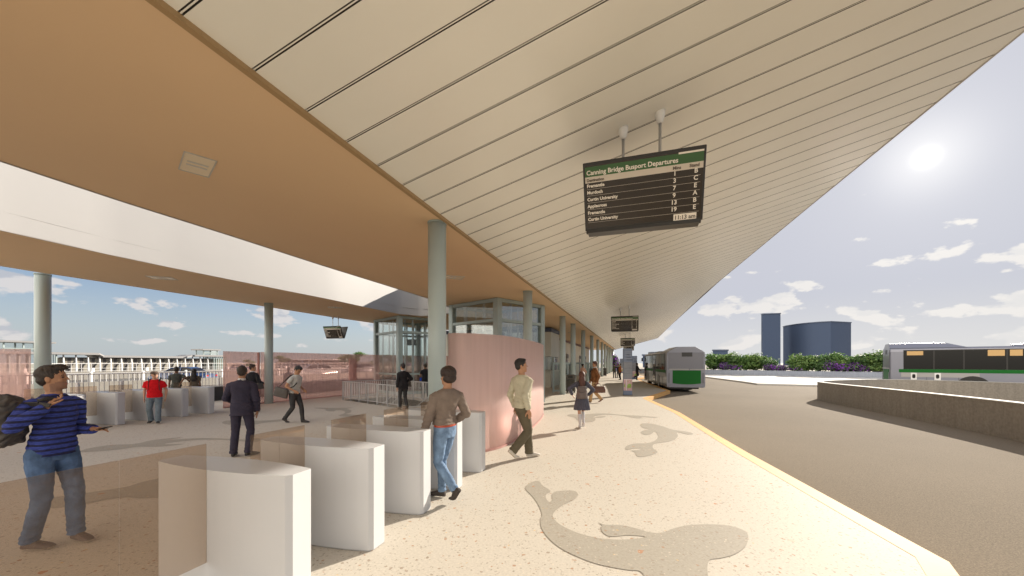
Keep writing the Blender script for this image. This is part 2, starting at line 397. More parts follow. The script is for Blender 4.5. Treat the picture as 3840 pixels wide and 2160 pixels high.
# ================================================================ ground, roads, floor
def structure(o): return tag(o, kind='structure')
mb = MB(); mb.sheet([(-900, -60), (900, -60), (900, 900), (-900, 900)], -.30)
structure(mb.build('ground', mat('far_ground', (.42, .38, .31), .9, var=.15, vscale=.02), fix=False))
mb = MB(); mb.sheet([(-9000, 900), (9000, 900), (9000, 9000), (-9000, 9000)], -.6)
structure(mb.build('water', mat('river_water', (.45, .52, .6), .15, var=.05, vscale=.01), fix=False))

kerb_out = [G(2413.4, 1449), G(2387.5, 1414.4), G(2173.5, 1298.8), G(1883.6, 1140.4), G(1811, 1098), G(1710.6, 1038), (6.55, 18.3)]
bay = [(6.65, 18.75), (9.85, 23.75), (12.96, 39), (13.6, 42.5), (16.6, 46.5), (19.2, 60), (19.8, 64), (22.5, 67.5), (25.5, 84)]
outer = [(-1.2, -3.5), (2.1, 1.05)]+kerb_out+bay
inner = []
def offset_line(pts, w):
    res = []
    for i, p in enumerate(pts):
        a = Vector(pts[max(i-1, 0)]); b = Vector(pts[min(i+1, len(pts)-1)]); p = Vector(p)
        d1 = (p-a).normalized() if i > 0 else (b-p).normalized(); d2 = (b-p).normalized() if i < len(pts)-1 else d1
        n1 = Vector((-d1.y, d1.x)); n2 = Vector((-d2.y, d2.x)); n = (n1+n2).normalized(); k = w/max(.5, n.dot(n1))
        res.append((p.x+n.x*k, p.y+n.y*k))
    return res
inner = offset_line(outer, .215)
floor_left = [(28, 118), (-2, 118), (-2, 50), (-9.5, 27), (-12.9, 19.5), (-15.2, 12.6), (-17.8, 6), (-21, -4), (-21, -9), (-5.5, -9)]
va, vb_, vc, vd = (-7.93, 17.9), (-4.25, 14.55), (-2.72, 16.15), (-6.4, 19.5)     # stair opening
mb = MB(); mb.prism(inner+floor_left, -.30, 0, holes=[[va, vb_, vc, vd]])
floor = structure(mb.build('floor', M_floor))
mb = MB()
for i in range(len(outer)-1):
    a, b, c, d = outer[i], outer[i+1], inner[i+1], inner[i]
    vs = [(*a, -.29), (*b, -.29), (*c, -.29), (*d, -.29), (*a, .003), (*b, .003), (*c, .003), (*d, .003)]
    mb.faces(vs, [(0, 1, 5, 4), (4, 5, 6, 7), (1, 2, 6, 5), (3, 0, 4, 7)])
structure(mb.build('kerb', M_kerb))
mb = MB(); mb.sheet([(-6, -9), (70, -9), (75, 30), (60, 90), (20, 130), (2, 130), (2, 30)], -.18)
structure(mb.build('bus_road', M_road, fix=False))
mb = MB(); mb.sheet([(-110, -12), (-22, -12), (-15.6, 12.6), (-13.3, 19.5), (-9.8, 27), (-2, 50), (30, 150), (-30, 150)], -.12)
structure(mb.build('freeway', M_fway, fix=False))
mb = MB()
for x0 in (-31.5, -36.9, -41.0, -52., -56.):
    for k in range(40):
        if x0 in (-31.5, -56.) and k % 2: continue
        y = -2+k*4.
        L_ = 4. if x0 in (-31.5, -56.) else 1.9
        a, b = ax(x0, y), ax(x0, y+L_*(2 if L_ == 4. else 1))
        mb.faces([(a[0], a[1], 0), (a[0]+.14, a[1], 0), (b[0]+.14, b[1], 0), (b[0], b[1], 0)], [(0, 1, 2, 3)])
o = structure(mb.build('road_marking', M_whitep, fix=False)); o.location.z = -.116

# --- floor inlays: sea-creature silhouettes in darker terrazzo, parts of the floor
def smooth_loop(pts, n=4):
    out_ = []; m = len(pts)
    for i in range(m):
        p0, p1, p2, p3 = [Vector(pts[(i+k-1) % m]) for k in range(4)]
        for j in range(n):
            t = j/n
            q = .5*((2*p1)+(p2-p0)*t+(2*p0-5*p1+4*p2-p3)*t*t+(3*p1-p0-3*p2+p3)*t**3)
            out_.append((q.x, q.y))
    return out_
def inlay(pix, ox, oy, sc, lift=.004):
    pts = [G((ox+x/sc)/1.49068, (oy+y/sc)/1.49068) for x, y in pix]
    mb = MB(); mb.sheet(smooth_loop(pts), lift)
    return mb.build('floor_inlay', M_inlay, floor, fix=False)
inlay([(180, 215), (215, 165), (300, 138), (350, 185), (425, 238), (385, 265), (378, 300), (408, 342), (440, 320), (440, 265), (500, 238), (640, 233), (688, 265), (660, 315), (560, 365), (480, 420), (445, 478), (500, 550), (640, 625), (820, 680), (1000, 705), (1180, 705), (1345, 682), (1180, 665), (1010, 678), (930, 640), (912, 590), (922, 570), (885, 542), (960, 565), (1100, 568), (1240, 595), (1350, 630), (1490, 643), (1620, 598), (1760, 568), (1960, 560), (2160, 575), (2310, 630), (2333, 700), (2300, 780), (2200, 850), (2060, 888), (1970, 900), (1940, 960), (1940, 1090), (1880, 1250), (1700, 1300), (1500, 1240), (1370, 1120), (1290, 1015), (1160, 1000), (900, 950), (700, 880), (520, 790), (400, 690), (335, 590), (325, 510), (340, 465), (310, 380), (250, 290)], 1900, 1750, 2.576)
inlay([(1475, 345), (1510, 325), (1640, 330), (1800, 370), (1900, 405), (2020, 425), (2150, 445), (2205, 470), (2120, 475), (1985, 445), (1995, 495), (1960, 540), (1880, 570), (1760, 590), (1680, 605), (1645, 635), (1660, 675), (1715, 718), (1650, 755), (1540, 782), (1450, 785), (1415, 760), (1405, 725), (1360, 700), (1450, 690), (1490, 670), (1400, 668), (1320, 685), (1280, 690), (1268, 660), (1300, 630), (1400, 603), (1540, 600), (1640, 580), (1700, 545), (1722, 500), (1700, 455), (1665, 438), (1645, 460), (1600, 478), (1540, 482), (1490, 460), (1485, 440), (1530, 420), (1590, 408), (1500, 380)], 2000, 1500, 3.68)
inlay([(465, 210), (520, 198), (640, 205), (760, 195), (900, 187), (1060, 190), (1200, 205), (1400, 215), (1600, 228), (1725, 242), (1640, 243), (1490, 235), (1500, 248), (1420, 252), (1320, 235), (1220, 215), (1080, 203), (960, 205), (850, 225), (835, 245), (900, 228), (1000, 225), (960, 240), (860, 250), (855, 275), (820, 300), (740, 308), (660, 300), (600, 280), (585, 258), (560, 240), (490, 225)], 2000, 1500, 3.68)
inlay([(45, 365), (150, 330), (350, 300), (560, 292), (700, 262), (820, 245), (1020, 228), (900, 250), (830, 258), (1000, 245), (1200, 236), (1400, 240), (1600, 248), (1740, 235), (1740, 268), (1600, 268), (1400, 252), (1200, 252), (1000, 268), (850, 292), (1035, 292), (900, 310), (740, 320), (600, 318), (400, 345), (200, 362)], 280, 1550, 2.5255)
inlay([(-260, 810), (0, 772), (250, 735), (500, 695), (650, 650), (900, 600), (1100, 590), (1300, 610), (1300, 700), (1100, 790), (800, 800), (600, 808), (480, 797), (300, 820), (0, 878), (-250, 900)], 280, 1550, 2.5255)
inlay([(1395, 92), (1430, 72), (1560, 66), (1700, 70), (1850, 66), (1980, 55), (2035, 58), (1930, 78), (1800, 90), (1700, 108), (1570, 118), (1440, 106)], 280, 1550, 2.5255)
inlay([(910, 920), (960, 915), (1080, 918), (1270, 915), (1210, 925), (1250, 940), (1240, 960), (1200, 972), (1250, 978), (1330, 985), (1280, 998), (1170, 995), (1135, 985), (1190, 965), (1180, 945), (1120, 938), (1090, 948), (1040, 948), (1015, 938), (1010, 930)], 800, 1150, 2.4156)

# --- pale pedestrian ramp and median beyond the bus lane
mb = MB(); mb.prism([G(1700, 944, -.1), G(1771, 948, -.1), G(1868, 960.5, -.1), G(1905, 966, -.1), G(2061, 970, -.1), (32, 22), (46, 26), (45.5, 42), (31, 58)], -.18, -.05)
structure(mb.build('pavement', M_pale))
# ================================================================ canopy and ceiling
CZ = 4.29
EDGE = [(-9, 9.5), (8.7, 8.72), (11.3, 8.57), (15, 8.39), (25.6, 7.95), (29.6, 7.82), (50, 7.7), (78.8, 7.66)]
def edge(t):
    for (a, x), (b, y) in zip(EDGE, EDGE[1:]):
        if t <= b: return x+(y-x)*(t-a)/(b-a)
    return EDGE[-1][1]
SL = .274
def sof(t, d, dz=0.): p = loc(t, d); return (p[0], p[1], CZ+.02+SL*d+dz)
canopy = empty('canopy', (O.x, O.y, CZ), 0, 'long sloping white metal canopy over the bus stands, ribbed with dark seams', 'canopy')
canopy.location = (0, 0, 0)
mb = MB(); P_ = .5668; t0 = 2.80/.9534-P_*9
k = 0; t = t0
while t < 78.3:
    t1 = min(t+P_, 78.7); g = .013
    a0, a1 = t+.019, t1-.019
    mb.mi = 0
    mb.faces([sof(a0, 0), sof(a1, 0), sof(a1, edge(a1)), sof(a0, edge(a0))], [(0, 1, 2, 3)])
    # a pair of fine dark joints with a rib between
    mb.mi = 1
    mb.faces([sof(a1, 0), sof(a1, 0, .03), sof(a1, edge(a1), .03), sof(a1, edge(a1))], [(0, 1, 2, 3)])
    mb.faces([sof(a1, 0, .03), sof(t1+.019, 0, .03), sof(t1+.019, edge(t1), .03), sof(a1, edge(a1), .03)], [(0, 1, 2, 3)])
    mb.faces([sof(t1+.019, 0, .03), sof(t1+.019, 0), sof(t1+.019, edge(t1)), sof(t1+.019, edge(t1), .03)], [(0, 1, 2, 3)])
    mb.mi = 0
    mb.faces([sof(t1-.006, 0, .002), sof(t1+.006, 0, .002), sof(t1+.006, edge(t1), .002), sof(t1-.006, edge(t1), .002)], [(0, 1, 2, 3)])
    t = t1
    if t1 >= 78.7: break
mb.build('soffit', [M_soffit, M_groove], canopy, fix=False)
mb = MB(); ts = [t0, 8.7, 15, 25.6, 50, 78.72]
top = [sof(x, -.05, .22) for x in ts]+[sof(x, edge(x)+.03, .22) for x in ts[::-1]]
mb.faces(top, [tuple(range(len(top)))])
for i in range(len(ts)-1):
    a, b = ts[i], ts[i+1]
    mb.faces([sof(a, edge(a)+.03, -.015), sof(b, edge(b)+.03, -.015), sof(b, edge(b)+.03, .22), sof(a, edge(a)+.03, .22)], [(0, 1, 2, 3)])
    mb.faces([sof(a, edge(a)+.03, -.015), sof(b, edge(b)+.03, -.015), sof(b, edge(b)), sof(a, edge(a))], [(0, 1, 2, 3)])
for a in (t0, 78.72):
    mb.faces([sof(a, -.05, 0), sof(a, edge(a)+.03, -.015), sof(a, edge(a)+.03, .22), sof(a, -.05, .22)], [(0, 1, 2, 3)])
mb.build('roof_sheet', M_roof, canopy)
mb = MB(); a, b = loc(t0, -.03), loc(78.7, -.03)
mb.bar((a[0], a[1], CZ-.002), (b[0], b[1], CZ-.002), .06, .05); mb.build('edge_trim', M_trimbr, canopy)

slot = [(-6.9, 3), (-6.45, 4.81), (-6.12, 6.1), (-5.65, 7.57), (-4.95, 10), (-4.15, 12.5), (-3.34, 15.1), (-2.95, 16.8), (-2.9, 18.2), (-3.25, 19.6),
        (-4.0, 20.5), (-4.95, 20.75), (-5.88, 19.9), (-6.6, 17.7), (-7.24, 15.4), (-7.95, 13.4), (-8.61, 11.53), (-9.1, 10.1), (-9.45, 8.9), (-9.78, 7.29), (-10.05, 5), (-10.1, 2), (-9.5, 0), (-8.4, -.4), (-7.3, .7)]
cl_ = [loc(t0, -.07), loc(78.7, -.07), (15.8, 77.5), ax(-8.3, 50), ax(-8.3, 31), (-2.6, 31), (-6.6, 29), (-8.0, 26.6), (-8.95, 24.6), (-10.05, 21.5),
       (-11.15, 17.55), (-12.3, 13.9), (-13.35, 10.69), (-13.9, 8), (-14.6, 3), (-14.9, -2)]
ceiling = structure(empty('ceiling'))
mb = MB(); mb.sheet(cl_, CZ, holes=[slot]); bmesh.ops.reverse_faces(mb.bm, faces=mb.bm.faces)
mb.build('ceiling_panel', M_orange, ceiling, fix=False)
mb = MB(); mb.sheet(cl_, CZ+.36, holes=[slot])
n = len(cl_)
for i in range(n):
    a, b = cl_[i], cl_[(i+1) % n]
    mb.faces([(*a, CZ), (*b, CZ), (*b, CZ+.36), (*a, CZ+.36)], [(0, 1, 2, 3)])
mb.build('roof_slab', M_roof, ceiling)
mb = MB(); n = len(slot)
hts = [.42]*8+[.8, 1.3, 1.7, 1.75]+[1.75]*9+[1.75, 1.5, 1.0, .5]
hts = (hts+[.42]*n)[:n]
sm = []; m4 = 5
for i in range(n):
    for j in range(m4):
        t = j/m4; p0, p1, p2, p3 = [Vector((*slot[(i+k-1) % n], hts[(i+k-1) % n])) for k in range(4)]
        q = .5*((2*p1)+(p2-p0)*t+(2*p0-5*p1+4*p2-p3)*t*t+(3*p1-p0-3*p2+p3)*t**3); l = p1.lerp(p2, t)
        sm.append((q.x*.35+l.x*.65, q.y*.35+l.y*.65, q.z))
lo = [mb.bm.verts.new((p[0], p[1], CZ-.012)) for p in sm]; hi = [mb.bm.verts.new((p[0], p[1], CZ+p[2])) for p in sm]
cxs, cys = sum(p[0] for p in sm)/len(sm), sum(p[1] for p in sm)/len(sm)
ho = [mb.bm.verts.new((p[0]+(p[0]-cxs)*.012, p[1]+(p[1]-cys)*.012, CZ+p[2])) for p in sm]
lo2 = [mb.bm.verts.new((p[0]+(p[0]-cxs)*.012, p[1]+(p[1]-cys)*.012, CZ-.012)) for p in sm]
for i in range(len(sm)):
    j = (i+1) % len(sm)
    for q in ((lo[i], lo[j], hi[j], hi[i]), (hi[i], hi[j], ho[j], ho[i]), (lo2[i], lo2[j], ho[j], ho[i]), (lo[i], lo[j], lo2[j], lo2[i])): mb.bm.faces.new(q)
o = mb.build('skylight_reveal', M_white, ceiling, smooth=True); o.data.set_sharp_from_angle(angle=R(50))

def column(x, y, label, grp, r=.163, h=CZ):
    c = empty('column', (x, y, 0), 0, label, 'column', grp)
    m = MB(); m.tube([(0, 0, 0), (0, 0, h-.02)], r, 48); m.build('shaft', M_col, c)
    m = MB(); m.tube([(0, 0, h-.03), (0, 0, h+.01)], r+.008, 48); m.tube([(0, 0, 0), (0, 0, .014)], r+.012, 48); m.build('collar', M_sage, c)
    return c
ords = ['nearest', 'second', 'third', 'fourth', 'fifth', 'sixth', 'seventh', 'eighth', 'ninth', 'tenth', 'eleventh', 'twelfth', 'farthest']
cys_ = [6.93, 13.6, 21.0, 25.0, 30.3, 36, 42.2, 47.8, 53, 58.3, 63.6, 69.2, 74.2]
for i, y in enumerate(cys_):
    x = {0: -1.36, 1: .56, 2: 2.78, 3: 4.0, 4: 5.65}.get(i, -3.87+.3166*y)
    lb = {0: 'tall sage round column beside the pink screen and ticket gates', 1: 'sage round column in front of the glazed lift tower behind the pink screen',
          2: 'sage round column beside the slatted bin and seated man'}.get(i, '%s round sage column of the long row beside the bus platform' % ords[i])
    column(x, y, lb, 'columns along the platform')
column(-13.5, 10.98, 'round sage column behind the man in the blue striped sweater', 'columns on the concourse')
column(-10.42, 16.35, 'round sage column in front of the pink mesh screen, between two pedestrians', 'columns on the concourse')
column(-5.25, 27.5, 'sage round column seen through the far glazed lift tower', 'columns on the concourse')

def ceil_light(x, y, rz, w, h, label):
    c = empty('ceiling_light', (x, y, CZ), rz, label, 'ceiling light', 'square lights recessed in the tan ceiling')
    m = MB(); 
    for sx, sy, lx, ly in ((0, h/2, w, .012), (0, -h/2, w, .012), (w/2, 0, .012, h), (-w/2, 0, .012, h)): m.box((sx, sy, -.006), (lx, ly, .014))
    m.build('frame', M_concl, c)
    m = MB(); m.box((0, 0, -.003), (w-.015, h-.015, .006)); m.build('diffuser', M_lamp, c)
    m = MB(); m.box((-.05, 0, -.0085), (.035, h-.1, .005)); m.box((.05, 0, -.0085), (.035, h-.1, .005)); m.build('tube', M_concl, c)
ceil_light(-4.04, 4.9, R(136), .60, .31, 'largest rectangular recessed light in the tan ceiling above the gates')
ceil_light(G(410, 2)[0] if False else -10.5, 11.45, R(20), .62, .42, 'small recessed light in the ceiling strip between the two left columns')
ceil_light(-8.15, 17.6, R(20), .6, .42, 'small recessed light in the ceiling above the hanging screen')
ceil_light(-1.75, 11.35, R(20), .6, .42, 'small recessed light in the ceiling just behind the nearest big column')
ceil_light(5.0, 32, R(-17), .6, .42, 'small recessed light near the concrete building beyond the lift')

# ================================================================ ticket gates
def gate_mesh_plan():
    pr = []; L_, w, bg_ = 1.38, .20, .07
    pts = []
    for i in range(13):
        s = -L_/2+.03+(L_-.06)*i/12; pts.append((s, -(w/2+bg_*(1-(2*s/L_)**2))))
    pts += [(L_/2, -w/2+.03), (L_/2, w/2-.01)]
    for i in range(13):
        s = L_/2-.02-(L_-.04)*i/12; pts.append((s, (w/2+bg_*(1-(2*s/L_)**2))))
    pts += [(-L_/2, w/2-.01), (-L_/2, -w/2+.03)]
    return pts
def make_gate(cx, cy, rz, zs, label, grp, leaf=.27, h=.954):
    c = empty('ticket_gate', (cx, cy, 0), rz, label, 'ticket gate', grp); c.scale = (1, 1, zs)
    m = MB(); m.prism(gate_mesh_plan(), 0.012, h); m.bevel(.006, 2, 50); m.build('cabinet', M_gate, c)
    m = MB(); m.prism([(x*.985, y*.95) for x, y in gate_mesh_plan()], 0, .012); m.build('plinth', M_steel, c)
    # two smoked leaves standing in the aisle in front of the cabinet
    for k in range(2):
        y0 = -.172-leaf*k-.004*k
        m = MB(); m.box((-.02, y0-leaf/2, .71), (.012, leaf, .88)); m.bevel(.003, 1); m.build('glass_leaf', M_paddle, c)
    m = MB(); m.box((.33, 0, h+.004), (.16, .10, .006)); m.bevel(.002, 1)
    return c
GR = ANG
g0x, g0y = -2.19, 2.98
gl = ['white ticket gate nearest the camera, behind the long smoked glass leaf', 'second white ticket gate, its smoked leaf beside the navy suit man',
      'middle white ticket gate in the near row, left of the jeans walker', 'fourth white ticket gate, partly hidden behind the man in jeans', 'last white ticket gate of the near row against the pink screen']
for i in range(5):
    make_gate(g0x+.2715*i*.985, g0y+.858*i*.985, GR, 1, gl[i], 'near row of white ticket gates', leaf=.50 if i == 0 else .27)
fx = [(-11.32, 9.97), (-11.08, 10.75), (-10.87, 11.55), (-10.63, 12.35), (-10.37, 13.1)]
fl = ['far ticket gate half hidden behind the man in the blue sweater', 'far ticket gate between the blue sweater man and the red hoodie boy', 'far ticket gate just behind the boy in the red hoodie',
      'far ticket gate right of the boy, the embracing couple behind', 'rightmost ticket gate of the far row, below the embracing couple']
for (x, y), lb in zip(fx, fl):
    make_gate(x-.66*.9534+.02, y+.66*.3018+.02, GR, .945, lb, 'far row of ticket gates')

# ================================================================ pink screens
def resample(pts, step):
    out_ = [Vector(pts[0])]
    for i in range(len(pts)-1):
        p = [Vector(pts[max(i-1, 0)]), Vector(pts[i]), Vector(pts[i+1]), Vector(pts[min(i+2, len(pts)-1)])]
        n = max(1, int((p[2]-p[1]).length/step))
        for j in range(1, n+1):
            t = j/n
            out_.append(.5*((2*p[1])+(p[2]-p[0])*t+(2*p[0]-5*p[1]+4*p[2]-p[3])*t*t+(3*p[1]-p[0]-3*p[2]+p[3])*t**3))
    return out_
def pink_screen(pts, h, label, m_, step=.4, smooth=True, z0=0., posts=()):
    c = empty('pink_screen', (pts[0][0], pts[0][1], 0), 0, label, 'screen', 'curved pink translucent screens')
    ps = resample(pts, step) if smooth else [Vector(p) for p in pts]
    o2 = Vector(pts[0]); bm = bmesh.new(); uv = bm.loops.layers.uv.new('UVMap'); s = 0; prev = None
    for i, p in enumerate(ps):
        hh = h(i/(len(ps)-1)) if callable(h) else h
        q = p-o2; v = (bm.verts.new((q.x, q.y, z0+.03)), bm.verts.new((q.x, q.y, hh)))
        if prev:
            ds = (p-ps[i-1]).length
            f = bm.faces.new((prev[0], v[0], v[1], prev[1])); f.smooth = True
            for lp, u in zip(f.loops, ((s, 0), (s+ds, 0), (s+ds, 2), (s, 2))): lp[uv].uv = u
            s += ds
        prev = v
    o = from_bm('mesh_panel', bm, m_, c)
    so = o.modifiers.new('thickness', 'SOLIDIFY'); so.thickness = .006
    m = MB()
    for a, b in zip(ps, ps[1:]):
        a, b = a-o2, b-o2; m.bar((a.x, a.y, z0+.02), (b.x, b.y, z0+.02), .03, .04)
    m.build('bottom_rail', M_pinke, c)
    for p in posts:
        q = Vector(p)-o2; m = MB(); m.box((q.x, q.y, (h if not callable(h) else h(.5))/2), (.07, .07, h if not callable(h) else h(.5))); m.build('post', M_pinke, c)
    return c
pink_screen([(-1.19, 7.12), (-.92, 7.14), (-.63, 7.35), (-.13, 8.0), (.36, 9.5), (.8, 11.3), (1.06, 12.8)], lambda t: 2.30+.04*t, 'tall curved pink screen beside the big column, behind the beige sweater man', M_pink, .16)
pink_screen([(-11.05, 14.6), (-10.92, 15.3), (-10.72, 16.15)], 2.185, 'short pink screen panel left of the concourse column', M_pinkf, .3, posts=[(-10.72, 16.15)])
pink_screen([(-10.68, 16.2), (-9.9, 17.9), (-8.94, 20), (-7.7, 22.4), (-6.3, 24.3), (-4.6, 26), (-3.0, 27.3)], 2.2, 'long pink mesh screen in front of the freeway, behind the lift', M_pinkf, .5)
pink_screen([(-16.2, 10.7), (-15.3, 10.85), (-14.0, 11.1)], 2.145, 'leftmost pink mesh screen beside the round column', M_pinkf, .4)
o = tag(MB().box((-8.72, 20.9, .98), (.42, .06, 1.94), rz=.9).build('screen_post', M_pinke), 'tall dull pink post against the long pink mesh screen', 'post')

# ================================================================ lift towers
def lift(cor, label, low=0.):
    """glazed square lift shaft, cor = (left, front, right) plan corners"""
    l, f, r = [Vector(c) for c in cor]; bk = l+r-f; ctr = (l+r)/2
    c = empty('lift_tower', (ctr.x, ctr.y, 0), 0, label, 'lift tower', 'glazed lift towers')
    cs = [p-ctr for p in (l, f, r, bk)]
    H_ = CZ-.01
    for p in cs:
        n_ = p.normalized(); m = MB(); m.box((p.x-n_.x*.12, p.y-n_.y*.12, H_/2), (.26, .26, H_), rz=math.atan2((f-l).y, (f-l).x)); m.bevel(.012, 1); m.build('corner_post', M_sage, c)
    for a, b in zip(cs, cs[1:]+cs[:1]):
        d = (b-a); Ld = d.length; u = d/Ld; nrm = Vector((u.y, -u.x)); rz = math.atan2(u.y, u.x)
        for z, hgt in ((H_-.07, .13), (3.42, .11), (1.12, .10), (.08, .14)):
            m = MB(); mid = (a+b)/2-nrm*.02; m.box((mid.x, mid.y, z), (Ld-.44, .09, hgt), rz=rz); m.build('transom', M_sage, c)
        for fr in (.30, .70):
            q = a+d*fr-nrm*.10; m = MB(); m.box((q.x, q.y, H_/2), (.07, .07, H_-.3), rz=rz); m.build('mullion', M_steel, c)
        m = MB(); mid = (a+b)/2-nrm*.05; m.box((mid.x, mid.y, H_/2), (Ld-.4, .02, H_-.2), rz=rz); m.build('glass_pane', M_glass, c)
    m = MB()
    for p in cs: 
        q = p*.45; m.bar((q.x, q.y, 0), (q.x, q.y, H_-.1), .06)
    m.bar((cs[0].x*.45, cs[0].y*.45, 3.5), (cs[2].x*.45, cs[2].y*.45, 3.5), .08, .12)
    m.build('guide_rail', M_steel, c)
    m = MB(); m.box((.1, .1, 2.95), (.5, .4, .35)); m.bevel(.03, 1); m.build('lift_motor', M_void, c)
    m = MB(); m.box((0, 0, H_-.02), ((f-l).length*.8, (r-f).length*.8, .03), rz=math.atan2((f-l).y, (f-l).x)); m.build('roof_panel', M_orange, c)
    return c
lift([(-2.74, 16.86), (-.56, 14.85), (1.40, 16.9)], 'near glazed lift tower rising behind the curved pink screen')
lift([(-8.20, 22.75), (-6.08, 20.5), (-3.98, 22.6)], 'far glazed lift tower left of the big column, behind the railing')

# ================================================================ stair opening with railing
ctr = Vector(((va[0]+vc[0])/2, (va[1]+vc[1])/2))
st = empty('stairwell', (ctr.x, ctr.y, 0), 0, 'dark stair opening in the concourse floor going down inside the railing', 'stairwell')
vv = [Vector(p)-ctr for p in (va, vb_, vc, vd)]
m = MB()
for a, b in zip(vv, vv[1:]+vv[:1]): m.faces([(a.x, a.y, -.002), (b.x, b.y, -.002), (b.x, b.y, -3.2), (a.x, a.y, -3.2)], [(0, 1, 2, 3)])
m.faces([(p.x, p.y, -3.2) for p in vv], [(0, 1, 2, 3)]); m.build('shaft_wall', M_void, st, fix=False)
m = MB(); u1 = (vv[1]-vv[0]).normalized(); u2 = (vv[3]-vv[0]).normalized()
for k in range(15):
    a = vv[1]-u1*(.25+.3*k)+u2*1.1; m.box((a.x, a.y, -.09-.17*k), (.31, 2.16, .17), rz=math.atan2(u1.y, u1.x))
m.build('steps', M_concl, st)
m = MB()
for s in (.12, 2.05):
    a = vv[1]+u2*s; b = a-u1*4.5; m.tube([(a.x, a.y, .9), (b.x, b.y, -1.65)], .02); m.tube([(a.x, a.y, .6), (b.x, b.y, -1.95)], .012)
m.build('stair_handrail', M_steel, st)
def railing(name, a, b, n, h, label, grp, m_rail, m_pick, post=.05, pick=.012, gap=.11, z0=0., postw=None, rails=(.12,), top_r=.022, mid=None, cat='railing', posts=True, posth=None, skip_last=False):
    a, b = Vector(a), Vector(b); d = b-a; Lr = d.length; u = d/Lr; rz = math.atan2(u.y, u.x)
    c = empty(name, (a.x, a.y, z0), rz, label, cat, grp)
    m = MB(); m.bar((0, 0, h), (Lr, 0, h), top_r*2.4, top_r*1.6)
    for r_ in rails: m.bar((0, 0, r_), (Lr, 0, r_), .03, .025)
    if mid: m.bar((0, 0, mid), (Lr, 0, mid), .03, .03)
    m.build('rail', m_rail, c)
    m = MB(); k = int(Lr/gap)
    for i in range(1, k):
        x = Lr*i/k; m.bar((x, 0, rails[0]), (x, 0, (mid or h)-.01), pick)
    m.build('pickets', m_pick, c)
    if posts:
        for i in range(n+1 if not skip_last else n):
            m = MB(); m.box((Lr*i/n, 0, (posth or h)/2), (post, postw or post, posth or h)); m.build('post', m_rail, c)
    return c
def off(p, q, s): return (p[0]+(q[0]-p[0])*s, p[1]+(q[1]-p[1])*s)
railing('railing', va, off(va, vb_, .97), 6, .86, 'grey stair railing facing the gates, beside the woman in a black suit', 'railings round the stairwell', M_steel, M_whitep)
railing('railing', va, vd, 2, .86, 'short grey stair railing running back towards the far lift', 'railings round the stairwell', M_steel, M_whitep)
railing('railing', vd, off(vd, vc, .97), 6, .86, 'grey stair railing at the back, before the man in black T-shirt', 'railings round the stairwell', M_steel, M_whitep)

# ================================================================ departure boards
M_scr = mat('screen_dark', (.028, .021, .015), .25); M_scg = mat('screen_green', (.035, .11, .03), .4); M_scw = mat('screen_white', (.62, .55, .46), .5); M_sct = mat('screen_text', (.85, .78, .68), .5); M_sctd = mat('screen_text_dark', (.09, .07, .05), .5)
def text_mesh(items, name, m_, parent, M=Matrix.Identity(4)):
    """items: (string, x, z, size, align) laid on the local XZ plane, facing -Y; one mesh"""
    bm = bmesh.new()
    for s, x, z, size, al, y in items:
        cu = bpy.data.curves.new('t', 'FONT'); cu.body = s; cu.size = size; cu.align_x = al; cu.offset = .0020; cu.resolution_u = 3
        ob = bpy.data.objects.new('t', cu); COL.objects.link(ob)
        bpy.context.view_layer.update()
        me = bpy.data.meshes.new_from_object(ob.evaluated_get(bpy.context.evaluated_depsgraph_get()))
        T = Matrix.Translation((x, y, z)) @ Matrix.Rotation(PI/2, 4, 'X')
        me.transform(T); bm.from_mesh(me); bpy.data.meshes.remove(me); bpy.data.objects.remove(ob); bpy.data.curves.remove(cu)
    bm.transform(M)
    return from_bm(name, bm, m_, parent)
BW, BH, TILT = 1.69, .975, R(21)
